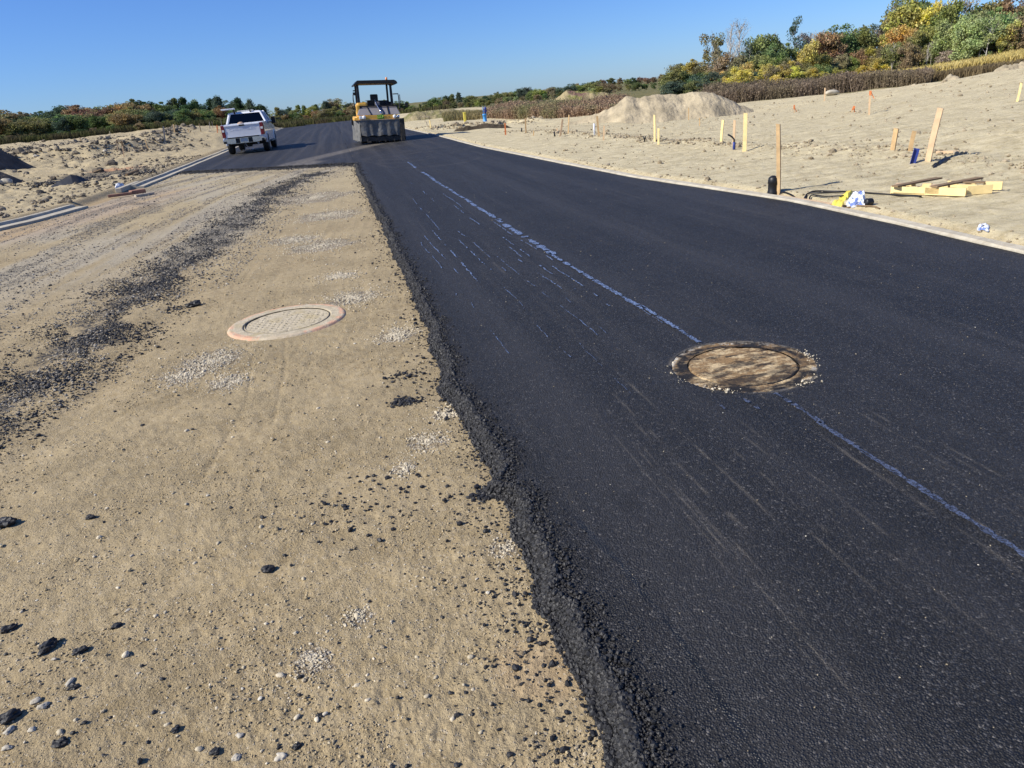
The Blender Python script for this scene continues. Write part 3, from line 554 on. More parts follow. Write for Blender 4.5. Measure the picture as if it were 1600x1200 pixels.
scatter('lane_gravel', G3(x, y), lognorm(len(x), .0085, .4, .026)*(.7+.02*y), M['mixed'], 1, .6, .2, label='mixed light and dark loose gravel in streaks along the wheel tracks of the lane', cat='gravel')
n = 60000; x, y = lane_pts(n, .95, 9, -42, 28); k = (x < xe(y)-.02) & (x > xl(y)+.1) & (np.hypot(x-MH1[0], y-MH1[1]) > MH1[2]+.02) & (fbm(x*4, y*4, 174)+.22*rng.random(n) > .63); x, y = x[k], y[k]
scatter('earth_crumbs', G3(x, y), lognorm(len(x), .0026, .42, .010)*(.75+.14*np.hypot(x, y)), M['earth'], 1, .7, .2, label='small crumbs of the same tan earth in rough patches of the lane', cat='earth crumbs')
n = 14000; t = rng.random(n)*(len(BAND)-1); i = t.astype(int); B = np.array(BAND); q = B[i]+(B[i+1]-B[i])*(t-i)[:, None]+rng.normal(0, .26, (n, 2)); q = q[(q[:, 1] > 4) & (fbm(q[:, 0]*3, q[:, 1]*2, 190) > .46)]
scatter('lane_gravel', G3(q[:, 0], q[:, 1]), lognorm(len(q), .0052, .4, .018)*(.75+.05*q[:, 1]), M['mixed'], 1, .6, .2, label='grey and pale gravel mixed into the dark crumb trail of the lane', cat='gravel')
# asphalt crumbs on the earth
X = []; Y = []; S = []
n = 60000; t = rng.random(n)*(len(BAND)-1); i = t.astype(int); B = np.array(BAND); q = B[i]+(B[i+1]-B[i])*(t-i)[:, None]; q = q+rng.normal(0, .30, (n, 2))
k = (fbm(q[:, 0]*4+q[:, 1]*1.2, q[:, 1]*2, 121)+.26*rng.random(n) > .66) & (q[:, 1] > 4.0); q = q[k]; X.append(q[:, 0]); Y.append(q[:, 1]); S.append(lognorm(len(q), .0050, .5, .022)*(.7+.04*q[:, 1]))
n = 3600; yy = .9*(24/.9)**rng.random(n); dd = np.abs(rng.normal(0, .07, n))*(1+1.5*(fbm(yy*2, yy*0, 122) > .55)); X.append(xe(yy)-.01-dd); Y.append(yy); S.append(lognorm(n, .0042, .5, .018)*(.8+.05*yy))
x, y = lane_pts(1700, 1.0, 14, -42, 20); k = (x < xe(y)-.03) & (x > -3.4) & (rng.random(len(x)) < .15+.85*sst(.45, .6, fbm(x*3+5, y*3, 123))); X.append(x[k]); Y.append(y[k]); S.append(lognorm(k.sum(), .0042, .5, .016)*(.9+.03*y[k]))
for cx, cy, rr, n in [(.13,3.87,.07,200),(.36,2.66,.05,90),(.36,1.80,.07,40),(-.15,2.8,.3,120),(-.1,1.35,.06,40),(-2.35,7.7,.3,300),(-2.0,6.3,.2,160),(-1.75,7.2,.12,90),(-1.2,1.75,.5,40),(.15,4.3,.12,70)]:
    X.append(cx+rng.normal(0, rr*.6, n)); Y.append(cy+rng.normal(0, rr*.5, n)); S.append(lognorm(n, .007, .4, .016))
for p0, n in [((-6,24.2),900),((.2,23.2),500)]: pass
n = 5000; xx = rng.uniform(-5.8, .4, n); X.append(xx); Y.append(joint(xx)-.05-np.abs(rng.normal(0, .35, n))); S.append(lognorm(n, .012, .5, .04))
x = np.concatenate(X); y = np.concatenate(Y); k = np.hypot(x-MH1[0], y-MH1[1]) > MH1[2]+.03; scatter('asphalt_crumbs', G3(x[k], y[k]), np.concatenate(S)[k], M['crumb'], 1, .7, .2, label='black asphalt crumbs scattered on the earth beside the new mat', cat='asphalt crumbs')
# loose aggregate of the ragged edge
n = 62000; yy = .85*(23.7/.85)**(rng.random(n)**1.1); dd = np.where(rng.random(n) < .45, rng.uniform(-.04, .05, n), -.02+rng.exponential(.042, n)); x = xe(yy)+dd
z = -.035+(ZA+.035)*sst(-.035, .035, dd); z = np.maximum(z, .0)+.002
S = lognorm(n, .0044, .5, .014)*(.88+.055*yy)*(1-.5*sst(.04, .2, dd))
k = (dd < .38); scatter('edge_aggregate', np.stack([x, yy, z], 1)[k], S[k], M['crumb'], 1, .75, .3, 'loose black stones along the ragged left edge of the asphalt', 'aggregate')
n = 6000; xx = rng.uniform(-5.7, .4, n); scatter('edge_aggregate', np.stack([xx, joint(xx)+rng.uniform(-.09, .06, n), rng.uniform(0, .05, n)], 1), lognorm(n, .016, .3, .03), M['crumb'], 1, .75, .3, 'loose black stones along the cross joint where the far mat begins', 'aggregate')
n = 1100; x = rng.uniform(.6, 4.9, n); y = 1.0*(14)**rng.random(n); k = rng.random(n) < .35+.65*sst(.5, .65, fbm(x*2, y*2, 125)); scatter('road_grit', np.stack([x, y, np.full(n, ZA)], 1)[k], lognorm(n, .0024, .35, .007)[k]*(.8+.08*y[k]), M['pebble'], 1, .6, .1, 'tiny pale stone specks lying on the black asphalt', 'grit')
a = rng.random(700)*2*math.pi; r = MH2[2]+rng.normal(-.004, .022, 700); x = MH2[0]+r*np.cos(a); y = MH2[1]+r*np.sin(a); k = fbm(x*5, y*5, 126)+.12*rng.random(700) > .67
scatter('limestone_chips', np.stack([x, y, np.full(700, ZA+.001)], 1)[k], lognorm(k.sum(), .0028, .6, .010), M['chip'], 1, .6, .2, 'white crumbs round the rim of the scorched manhole cover', 'crumbs')
# clods
X = []; Y = []; S = []
def along(path, n, sd): 
    B = np.array(path); L = np.r_[0, np.cumsum(np.hypot(*np.diff(B, axis=0).T))]; t = rng.random(n)*L[-1]; q = np.stack([np.interp(t, L, B[:, 0]), np.interp(t, L, B[:, 1])], 1); return q+rng.normal(0, sd, q.shape)
for path, n, sd, s in ((RIDGE, 1900, .8, .10), (RIDGE2, 900, 1.0, .11), ([(-14,43),(-11,46),(-9.5,52)], 300, .8, .07)):
    q = along(path, n, sd); X.append(q[:, 0]); Y.append(q[:, 1]); S.append(lognorm(n, s*.7, .55, .34))
n = 4200; xx = -rng.uniform(8, 42, n); yy = rng.uniform(14, 100, n); k = (fbm(xx*.22, yy*.16, 127) > .46) & (xx < xl(yy)-1.5) & (xx > -.62*yy-4); X.append(xx[k]); Y.append(yy[k]); S.append(lognorm(k.sum(), .05, .6, .30))
n = 1500; xx = xl(y0 := rng.uniform(14, 40, n))-.7-np.abs(rng.normal(0, 1.6, n)); X.append(xx); Y.append(y0); S.append(lognorm(n, .025, .6, .12))
x = np.concatenate(X); y = np.concatenate(Y); scatter('earth_clods', np.stack([x, y, T(x, y)], 1), np.concatenate(S), M['cloddark'], 2, .7, .25, 'grey brown clods heaped over the rough ground left of the road', 'clods')
q = along(ROW, 3200, .26); x = q[:, 0]; y = q[:, 1]; S = lognorm(len(x), .013, .6, .07)*np.where(fbm(x*1.1, y*1.1, 128) > .5, 1.3, .7)
n = 3000; az = np.radians(rng.uniform(14, 50, n)); r = 6*(45/6)**rng.random(n); xx = r*np.sin(az); yy = r*np.cos(az); k = (xx > xr(yy)+.2) & (fbm(xx*.6, yy*.8, 129)+.15*rng.random(n) > .52)
x = np.r_[x, xx[k]]; y = np.r_[y, yy[k]]; S = np.r_[S, lognorm(k.sum(), .011, .5, .08)*(.5+.06*r[k])]
n = 900; yy = rng.uniform(4, 60, n); xx = xr(yy)+.16+np.abs(rng.normal(0, .12, n)); x = np.r_[x, xx]; y = np.r_[y, yy]; S = np.r_[S, lognorm(n, .010, .5, .04)]
q = along(PIT, 900, 1.1); x = np.r_[x, q[:, 0]]; y = np.r_[y, q[:, 1]]; S = np.r_[S, lognorm(900, .06, .5, .25)]
scatter('earth_clods', np.stack([x, y, T(x, y)], 1), S, M['clod'], 1, .65, .25, 'pale dry clods turned up over the bare ground right of the road', 'clods')

# individual lumps of asphalt and stones that stand out on the near earth
def lump(name, px, py, wpx, mat, label, cat, group=None, flat=.55, sub=3, jag=.55):
    p = at(px, py); s = wpx/2*(math.hypot(p[0], p[1], EYE)/F)*(.78 if mat is M['crumb'] else .50); v, f = ICO[sub]; a = rng.random(3)*6.3; w = v.copy()
    n = .22*np.sin(w[:, 0]*2.7+a[0])*np.cos(w[:, 1]*3.1+a[1])+jag*(vn(w[:, 0]*2.6+9+a[2], w[:, 1]*2.6+w[:, 2]*2.1+7, int(a[2]*99))-.5)+jag*.5*(vn(w[:, 0]*6+30, w[:, 1]*6+w[:, 2]*5+30, int(a[1]*99))-.5)
    w = w*(1+n)[:, None]*np.array([1, .72, flat])*s; c, sn = math.cos(a[0]*.2-.4), math.sin(a[0]*.2-.4); w = np.stack([w[:, 0]*c-w[:, 1]*sn, w[:, 0]*sn+w[:, 1]*c, w[:, 2]], 1)
    z = float((T(p[0:1], p[1:2])+micro(p[0:1], p[1:2]))[0]); o = mk(name, w, f, mat, smooth=(mat is M['rock']), fattrs=dict(rnd=rng.random(len(f))) if mat in (M['crumb'], M['chip']) else None)
    o.location = (p[0], p[1], z+s*flat*.55); return tag(o, label, cat, group)
LU = 'lumps of asphalt dropped on the earth lane'; ST = 'pale stones on the earth lane'
for px, py, w, lab in [(420,892,24,'flat black asphalt lump alone in the middle of the near earth lane'),(77,1013,32,'widest black asphalt lump at the lower left, in front of a smaller round one'),(125,1020,22,'round black asphalt lump just right of the widest lump at the lower left'),
        (15,1124,30,'largest black asphalt lump at the bottom left corner'),(115,1075,17,'small black asphalt lump touching pale stones at the lower left'),(95,1162,22,'black asphalt lump low on the left, below the pale stones'),(464,1168,17,'round black asphalt lump near the bottom edge of the earth lane'),
        (336,1176,17,'small black asphalt lump beside the pale broken stone at the bottom edge'),(275,1142,15,'small dark lump between the lower left stones and the bottom edge'),(15,984,24,'flat black asphalt lump at the left picture edge, lower one of two'),(10,820,34,'long black asphalt lump at the left picture edge, upper one of two'),(142,810,16,'black asphalt crumb lump on smooth earth at the left, farthest of the left lumps'),
        (500,1120,14,'dark lump right of the gravel patch at the bottom'),(183,980,16,'grey black lump above the pale stones at the lower left'),(304,478,26,'dark asphalt lump beside the crumb trail, left of the orange ringed manhole'),
        (838,945,14,'black lump close to the asphalt edge, nearest the ragged bulge'),(865,990,13,'lower of two oval black lumps beside the asphalt edge')]:
    lump('asphalt_lump', px, py, w, M['crumb'], lab, 'asphalt lump', LU, .5)
for px, py, w, lab in [(110,1068,26,'pale stone below the small asphalt lump at the lower left'),(57,1098,24,'white elongated stone at the lower left, left one of a pair'),(68,1105,28,'white flat sliver stone at the lower left, right one of a pair'),(15,1142,26,'pale stone touching the largest asphalt lump at the bottom left'),(12,1170,26,'smooth pale stone in the bottom left corner'),(50,1141,20,'grey stone near the bottom left corner, with a dark cap'),
        (200,955,14,'small white stone under the grey black lump'),(217,1052,12,'white pebble right of the lower left lumps'),(85,1032,12,'small pale stone below the round asphalt lump'),(206,869,12,'white pebble alone on the smooth earth'),(375,1150,22,'pale cracked stone near the bottom edge'),(370,1185,26,'tall pale broken stone at the bottom edge beside a black lump'),(255,1115,12,'small white pebble in the lower left, below the gravel'),(440,1184,34,'speckled grey stone at the bottom edge left of the round asphalt lump'),(745,905,12,'white pebble near the asphalt edge at the lower middle')]:
    lump('stone', px, py, w, M['rock'], lab, 'stone', ST, .42, 3, .5)

# ------------------------------------------------------------------ soil mounds
def mound(name, prof, R, mat, label, cat, slope=.62, base=None, seed=0, rough=.25, nu=180, nv=70, dirn=None, dep=None):
    """prof: (px, py) along the crest seen from the road, R: distance of the crest"""
    P = [atR(px, py, R) for px, py in prof]; A = P[0]; B = P[-1]; dv = np.array([B[0]-A[0], B[1]-A[1]]); L = np.hypot(*dv); dv /= L; nv_ = np.array([-dv[1], dv[0]])
    s = [(p[0]-A[0])*dv[0]+(p[1]-A[1])*dv[1] for p in P]; zz = [p[2] for p in P]; hm = max(zz)-min(Ts(A[0], A[1]), Ts(B[0], B[1])); D = dep or hm/slope*1.25+1
    u = np.linspace(-.03*L, L*1.03, nu); v = np.linspace(-D, D, nv); U, V = np.meshgrid(u, v, indexing='ij')
    x = A[0]+dv[0]*U+nv_[0]*V; y = A[1]+dv[1]*U+nv_[1]*V; g = T(x.ravel(), y.ravel()).reshape(x.shape); ztop = np.interp(U, s, zz)
    h = ztop-np.abs(V)*slope-.12*np.exp(-(V/.5)**2)+(fbm(U*.8, V*.35, 130+seed)-.5)*rough*2*sst(0, .8, np.minimum(ztop-g, np.abs(V)+.3))+(fbm(U*3, V*2.2, 131+seed)-.5)*rough*.55
    h = h+(fbm(U*2.2+V*.4, V*.25, 132+seed)-.5)*rough*.7; z = np.maximum(h, g-.25); b = (U < 0) | (U > L); z = np.where(b, g-.25, z)
    i = (np.arange(nu-1)[:, None]*nv+np.arange(nv-1)[None]); q = np.stack([i.ravel(), (i+nv).ravel(), (i+nv+1).ravel(), (i+1).ravel()], 1)
    o = mk(name, np.stack([x.ravel(), y.ravel(), z.ravel()], 1), q, mat, smooth=True); return tag(o, label, cat)
mound('dirt_mound', [(870,196),(890,186),(911,178.5),(936,170.5),(950,164),(962,157),(978,145.5),(985,145),(1000,147),(1030,142),(1060,140.5),(1095,139),(1113,140.5),(1135,150),(1155,160),(1178,166)], 39, M['soil'], 'broad flat topped mound of pale bare dirt beyond the stakes on the right', 'dirt mound', .60, seed=1, rough=.22, nu=260, nv=110)
t = NT('dry_grass_soil'); p = t.pos(); c = t.mix(t.ramp(t.noise(p, .5, 5), .35, .62), (.30,.25,.14), (.17,.165,.07)); c = t.mix(t.ramp(t.noise(p, 2.5, 5), .5, .7), c, (.36,.30,.19)); M['grassy'] = t.pr(c, .95, 0, .1, t.bump(t.noise(p, 6, 4), .15))
t = NT('purple_weeds'); p = t.pos(); c = t.mix(t.ramp(t.noise(p, .28, 4), .5, .6), (.33,.27,.15), (.17,.10,.085)); c = t.mix(t.ramp(t.noise(p, .8, 5), .5, .62), c, (.20,.19,.07)); M['weedy'] = t.pr(c, .95, 0, .1, t.bump(t.noise(p, 5, 4), .15))
mound('grassy_mound', [(840,176),(855,163),(870,150),(882,141),(898,138.5),(912,140),(930,141),(948,142),(962,150),(985,158)], 92, M['weedy'], 'distant mound with dry grass and purple weeds behind the red brush', 'mound', .6, seed=2, rough=.3)
mound('grassy_berm', [(610,196),(640,174),(652,170.5),(680,169),(700,168.2),(725,168.5),(750,170.5),(772,173),(800,182)], 84, M['grassy'], 'long low berm of dry grass right of the roller', 'berm', .35, seed=3, rough=.25)
mound('dirt_berm', [(1370,150),(1400,138),(1430,127),(1460,128),(1480,119),(1505,117),(1530,116),(1555,108),(1575,99),(1600,95),(1640,78),(1700,66)], 43, M['soil'], 'pale dirt bank rising under the corn at the right picture edge', 'dirt bank', .40, seed=4, rough=.75, nu=240, nv=110)
mound('soil_pile', [(-190,250),(-130,220),(-60,206),(-20,216),(6,231),(25,242),(50,256),(70,264),(90,270)], 43, M['shadesoil'], 'dark shaded soil pile entering at the left picture edge', 'soil pile', .62, seed=5, rough=.15, nu=160, nv=80)  # brown dirt coloured dark because this face lies in shade
mound('soil_pile', [(-90,255),(-30,252),(-5,261),(15,268),(38,277),(56,281)], 34, M['shadesoil'], 'lower dark shaded soil pile in front of the larger one at the left edge', 'soil pile', .62, seed=6, rough=.12, nu=90, nv=50)
mound('spoil_bank', [(704,202),(716,195),(728,192),(740,190),(752,187.5),(765,188.5),(778,190),(790,190),(799,194),(808,202)], 40.5, M['pit_shade'], 'ragged earth bank coloured dark for shade in front of the blue standpipe', 'earth bank', 1.1, seed=11, rough=.22, nu=120, nv=50)  # shade of the face is put into the bank's dark colour
mound('asphalt_pile', [(76,284),(95,273),(108,266),(118,267),(130,272),(155,278),(178,284)], 29.5, M['crumb'], 'low heap of black asphalt left of the broken kerb', 'asphalt heap', .5, seed=7, rough=.10, nu=110, nv=50)
mound('rubble_heap', [(225,243),(243,229),(254,222),(262,217),(272,219),(282,225),(292,229)], 62, M['shadesoil'], 'small sharp heap of dark earth among the left stakes', 'earth heap', .7, seed=8, rough=.25, nu=70, nv=40)
mound('dirt_ridge', [(2,239),(20,229.5),(45,230),(60,229),(75,227),(90,219.5),(105,219),(118,222),(130,224)], 88, M['soil'], 'low tan ridge of dirt in front of the left tree line', 'dirt ridge', .5, seed=9, rough=.35)
mound('dark_spoil', [(128,318),(140,307),(158,303.5),(172,305),(185,307),(196,312)], 22.5, M['shadesoil'], 'small dark shadowed spoil heap beside the broken kerb gap', 'spoil heap', .5, seed=10, rough=.10, nu=70, nv=40)  # heap coloured dark to stand for its shadows
ap = atR(115, 279, 31.5); q = np.array([[ap[0], ap[1]]])+rng.normal(0, 1, (1500, 2))*[1.5, .6]+[.5, -.5]; scatter('asphalt_crumbs', np.stack([q[:, 0], q[:, 1], T(q[:, 0], q[:, 1])], 1), lognorm(1500, .022, .5, .08), M['crumb'], 1, .7, .2, 'black crumbs spread round the asphalt heap by the left kerb', 'asphalt crumbs')
for px, py, w, lab in [(12,287,15,'larger pale boulder at the foot of the left soil pile'),(1,288,12,'smaller pale boulder cut by the left picture edge'),(57,246,7,'white rock on the rough ground beyond the left soil pile'),(165,238,6,'pale rock left of the flagged stakes')]:
    p = on(px, py); s = w/2*p[1]/1200; v, f = ICO[3]; w_ = v*(1+.4*(vn(v[:, 0]*1.7+5, v[:, 1]*1.7+v[:, 2]+5, px)-.5))[:, None]*[1, .8, .7]*s; o = mk('boulder', w_, f, M['rock'], smooth=True, loc=(p[0], p[1], p[2]+s*.35)); tag(o, lab, 'rock')

# ------------------------------------------------------------------ stakes
def stake(bx, by, tx, ty, w, mat, label, name='survey_stake', group=None, thick=.5, flag=None, cap=None):
    b = on(bx, by); Rr = math.hypot(b[0], b[1]); tpt = atR(tx, ty, Rr); v = Vector(tpt)-Vector(b); L = v.length; e = empty(name, label, 'stake', b, 0, group)
    e.rotation_mode = 'XYZ'; q = Vector((0,0,1)).rotation_difference(v.normalized()).to_matrix() @ Matrix.Rotation(-math.atan2(b[0], b[1])+random.uniform(-.5, .3), 3, 'Z')
    mb = MB(); t = w*thick; n = 5
    for i in range(n):                       # a sawn lath, faintly bowed, with a cut top
        pass
    z0, z1 = -.06, L; bow = random.uniform(-.008, .008); rows = []
    for i in range(6):
        z = z0+(z1-z0)*i/5; k = bow*math.sin(math.pi*i/5); rows.append([q @ Vector((sx*w/2+k, sy*t/2, z-(0.012*(sx+1)/2 if i == 5 else 0))) for sx, sy in ((-1,-1),(1,-1),(1,1),(-1,1))])
    for a, b2 in zip(rows[:-1], rows[1:]): mb.frus(a, b2) if False else mb.add(a+b2, [(0,1,5,4),(1,2,6,5),(2,3,7,6),(3,0,4,7)])
    mb.add(rows[0], [(3,2,1,0)]); mb.add(rows[-1], [(0,1,2,3)])
    mb.build('lath', mat, e)
    if flag:
        m2 = MB(); zf = L*flag[1]; m2.add([q @ Vector(p) for p in [(-w*.6,-t*.7,zf),(w*.6,-t*.7,zf),(w*.6,t*.7,zf),(-w*.6,t*.7,zf),(-w*.6,-t*.7,zf+flag[2]),(w*.6,-t*.7,zf+flag[2]),(w*.6,t*.7,zf+flag[2]),(-w*.6,t*.7,zf+flag[2])]], [(3,2,1,0),(4,5,6,7),(0,1,5,4),(1,2,6,5),(2,3,7,6),(3,0,4,7)])
        for k in range(3): m2.add([q @ Vector(p) for p in [(w*.5,0,zf+flag[2]*.9),(w*.5,.004,zf+flag[2]*.5),(w*.5+random.uniform(.05,.12),.01*k,zf-random.uniform(.05,.15)),(w*.5+random.uniform(.02,.06),.01*k+.01,zf-random.uniform(.02,.1))]], [(0,1,2,3)])
        m2.build('flagging_ribbon', flag[0], e)
    return e
RG = 'wooden survey stakes right of the road'; LG = 'wooden survey stakes left of the road'
P_, W_, Y_, O_, Gy, Bw = M['pine'], M['palewood'], M['yellowwood'], M['orange'], M['greywood'], M['brownwood']
for a in [
 (1216,306,1216,193,.05,P_,'tall upright stake at the kerb beside the black pipe stub'),
 (1450,253,1470,168,.075,W_,'longest pale stake leaning right, beyond the broken pallet'),
 (1395,235,1401,200,.07,P_,'short broad stake, left one of the pair beyond the pallet'),
 (1422,237,1429,204,.06,P_,'short stake behind the blue channel beyond the pallet'),
 (1163,236,1165,176,.075,Y_,'thickest upright stake, right one of the three by the blue cable'),
 (1146,228,1148,187,.05,W_,'middle stake of the three, just behind the blue cable'),
 (1127,224,1130,187,.055,Y_,'left stake of the three by the blue cable'),
 (1023,222,1022.5,179,.05,Y_,'taller stake of the pair between the dirt mound and the kerb'),
 (1029,226,1029,200,.05,Y_,'shorter stake of the pair in front of the dirt mound'),
 (1076,188,1076,168,.035,P_,'thin stake standing at the foot of the dirt mound'),
 (1093,197,1093,184,.03,P_,'very short thin stake in front of the dirt mound'),
 (936,214,933,181,.06,P_,'taller brown stake beside the white service tube'),
 (943,219,944,196,.05,W_,'shorter pale stake beside the white service tube'),
 (875,213,879,186,.065,W_,'pale leaning stake in front of the red brush'),
 (871,207,870,200,.05,W_,'stub of a stake left of the pale leaning stake'),
 (888,208,889,179,.04,P_,'thin stake right of the pale leaning stake'),
 (822,208,821,184,.055,P_,'lone stake right of the excavation pit'),
 (834,212,834,204,.04,P_,'tiny stake right of the lone stake by the pit'),
 (1288,158,1289,137,.06,W_,'stake beside the white sack near the brush on the right'),
 (1589,159,1596,129,.05,Y_,'yellow leaning stake by the right picture edge'),
 (673,200,671,187,.08,Y_,'yellow white leaning lath near the road just right of the roller'),
 (668,197,666,190,.06,Gy,'short pale lath left of the yellow white one by the roller'),
 (664,190,664,181,.04,Bw,'thin dark rod beyond the laths right of the roller'),
 (671,190,671,183,.04,Bw,'second thin dark rod, behind the yellow white lath')]:
    stake(*a, group=RG)
stake(1358,179,1360,144,.05,W_,'tall stake with an orange top on the far slope at right', group=RG, flag=(O_,.86,.12))
stake(1331,175,1334,168,.05,W_,'very short orange marked stake left of the tall orange topped stake', group=RG, flag=(O_,.4,.12))
stake(1241,176,1241,166,.04,W_,'small orange stake in front of the dark brush', group=RG, flag=(O_,.5,.15))
stake(790,211,789,192,.06,O_,'orange painted stake at the right end of the excavation pit', group=RG)
for a in [
 (258,222,255,197,.09,Gy,'bold grey stake on top of the left rubble ridge'),(273,208,271,194,.06,P_,'stake right of the bold grey stake against the dark trees'),
 (314,206,311,193,.06,P_,'stake half way between the rubble heap and the pickup'),(328,201,327,190,.09,Gy,'bold pale stake just left of the pickup'),(333,201,331,190,.05,Gy,'thin stake beside the bold pale stake left of the pickup'),
 (347,199,345,188,.06,Gy,'stake seen directly against the left side of the pickup'),(174,217,171,205,.05,Gy,'thin grey stake in front of the left trees, left of the flagged pair'),(126,222,125,215,.06,P_,'tiny stake farthest left, above the rough ground'),
 (232,234,226,216,.05,P_,'leaning stake left of the rubble heap'),(295,207,294,201,.05,P_,'small stake between the heap and the middle stakes'),(297,207,299,203,.05,P_,'tiny stake right of the small one in the middle')]:
    stake(*a, group=LG)
stake(185,236,182,218,.05,W_,'left stake of the pair wrapped in brown ribbon', group=LG, flag=(Bw,.7,.15))
stake(194,246,190,222,.05,W_,'right stake of the pair wrapped in brown ribbon', group=LG, flag=(Bw,.75,.25))
stake(340,208,339,197,.06,O_,'orange ribboned stake beside the pickup', group=LG, flag=(O_,.5,.3))

# ------------------------------------------------------------------ services, posts, litter on the right
def tubeobj(name, pix, r, mat, label, cat, lift=.012, n=6, R=None):
    pts = []
    for q in pix:
        p = on(q[0], q[1], 5, 60) if len(q) == 2 else on(q[0], q[1], 5, 60); pts.append(Vector((p[0], p[1], p[2]+lift+(q[2] if len(q) > 2 else 0))))
    fine = []
    for i in range(len(pts)-1):
        a = pts[max(i-1, 0)]; b = pts[i]; c = pts[i+1]; d = pts[min(i+2, len(pts)-1)]
        for k in range(5):
            t = k/5; fine.append(.5*((2*b)+(-a+c)*t+(2*a-5*b+4*c-d)*t*t+(-a+3*b-3*c+d)*t**3))
    fine.append(pts[-1]); return tag(MB().tube(fine, r, n).build(name, mat, smooth=True), label, cat)
tubeobj('cable', [(1392,305),(1440,309),(1380,305),(1340,302),(1300,300.5),(1270,301),(1257,311),(1263,323),(1284,331),(1302,327),(1322,324)], .011, M['black'], 'black cable looping from the kerb past the wrapped bundle to the pallet', 'cable')
tubeobj('cable', [(1258,316),(1262,305),(1285,304),(1325,302)], .010, M['black'], 'inner black cable loop just left of the yellow sheet', 'cable', .02)
tubeobj('cable', [(1264,318),(1268,309),(1290,311),(1318,310)], .009, M['black'], 'short black cable crossing inside the loop', 'cable', .03)
tubeobj('cable', [(1218,306),(1224,302),(1236,306),(1243,312)], .012, M['black'], 'short black cable end lying at the foot of the tall kerb stake', 'cable')
tubeobj('cable', [(1318,328),(1336,324),(1355,324),(1366,325),(1374,328)], .009, M['brownwood'], 'thin brown cable trailing right under the wrapped bundle', 'cable')
p0 = on(1212, 313, 5, 60); p1 = on(1300, 325, 5, 60); d = Vector((p1[0]-p0[0], p1[1]-p0[1], 0)); mb = MB(); mb.box((0,0,.02), (d.length, .085, .04), Matrix.Rotation(math.atan2(d.y, d.x), 3, 'Z')); tag(mb.build('board', M['palewood'], bev=.004, loc=((p0[0]+p1[0])/2, (p0[1]+p1[1])/2, max(p0[2], p1[2])+.005)), 'long pale board lying along the right kerb', 'board')
b = on(1207, 307, 5, 60); mb = MB(); mb.lathe([(.068,-.05),(.068,.06),(.062,.075),(.062,.16),(.068,.17),(.060,.235),(.045,.25),(.02,.262)], n=20); o = mb.build('pipe_stub', M['black'], smooth=True, loc=tuple(b)); tag(o, 'black plastic pipe stub beside the tall kerb stake', 'pipe')
b = on(1316, 334, 5, 60); tp = atR(1318, 320, math.hypot(b[0], b[1])); v = Vector(tp)-Vector(b); mb = MB(); q = Vector((0,0,1)).rotation_difference(v.normalized()).to_matrix(); mb.box(q @ Vector((0,0,v.length/2)), (.035,.022,v.length), q); tag(mb.build('peg', M['brownwood'], bev=.003, loc=tuple(b)), 'short brown peg by the kerb below the wrapped bundle', 'peg')
def crumple(name, corners, h, mat, label, cat, seed, n=26, fold=.04):
    c = [np.array(on(*q, 5, 60)) for q in corners]; V = []
    for i in range(n):
        for j in range(n):
            u, v = i/(n-1), j/(n-1); p = c[0]*(1-u)*(1-v)+c[1]*u*(1-v)+c[2]*u*v+c[3]*(1-u)*v; e = min(1, 6*min(u, 1-u))*min(1, 6*min(v, 1-v))
            ed = .02*math.sin(9*u+seed)+.02*math.cos(11*v+seed)
            z = h*e**.6*(.55+.9*float(fbm(u*3+seed, v*3, 140)))+fold*(float(fbm(u*8+seed, v*8, 141))-.5)*min(1, e*2); V.append((p[0]+ed, p[1]+ed, p[2]+.006+max(0, z)))
    top = np.array(V); bot = top.copy(); bot[:, 2] = np.minimum(top[:, 2]-.003, top[:, 2].min()+.0); N = n*n
    i = (np.arange(n-1)[:, None]*n+np.arange(n-1)[None]); q = np.stack([i.ravel(), (i+n).ravel(), (i+n+1).ravel(), (i+1).ravel()], 1)
    return tag(mk(name, np.r_[top, bot], np.r_[q, q[:, ::-1]+N], mat, smooth=True), label, cat)
crumple('wrapped_bundle', [(1319,326),(1352,324),(1352,312),(1330,313)], .10, M['bagprint'], 'crumpled white plastic wrap with blue print beside the kerb', 'plastic wrap', 1, 30, .05)
crumple('plastic_sheet', [(1294,324),(1316,327),(1334,304),(1326,303)], .05, M['safety'], 'yellow plastic sheet spread left of the white wrap', 'plastic sheet', 2, 22, .05)
crumple('paper_scrap', [(1526,360),(1545,361),(1546,354),(1529,353)], .015, M['bagprint'], 'blue and white paper scrap alone on the dirt at far right', 'litter', 3, 16, .03)
crumple('plastic_scrap', [(181,296),(195,295),(193,290),(184,291)], .08, M['bag'], 'shiny crumpled plastic lying by the left kerb gap', 'litter', 4, 16, .12)
p = on(1357, 321, 5, 60); tag(MB().lathe([(.0,-.04),(.035,-.04),(.04,-.03),(.04,.03),(.035,.04),(.0,.04)], ax='x', n=18).build('tape_roll', M['black'], smooth=True, loc=(p[0], p[1], p[2]+.035)), 'black roll at the right end of the white wrap', 'roll')
crumple('black_strip', [(1455,260),(1460,264),(1487,249),(1483,247)], .02, M['black'], 'jagged black strip at the foot of the longest stake', 'fabric', 5, 24, .05)  # jagged black strip along the ground
b = on(1426, 256); R0 = math.hypot(b[0], b[1]); tp = atR(1432, 235, R0); v = Vector(tp)-Vector(b); q = Vector((0,0,1)).rotation_difference(v.normalized()).to_matrix() @ Matrix.Rotation(-math.atan2(b[0], b[1]), 3, 'Z')
mb = MB(); 
for c, s in (((0,.02,0),(.075,.006,1)),((-.034,0,0),(.007,.04,1)),((.034,0,0),(.007,.04,1))): mb.box(q @ Vector((c[0], c[1], v.length/2)), (s[0], s[1], v.length+.05), q)
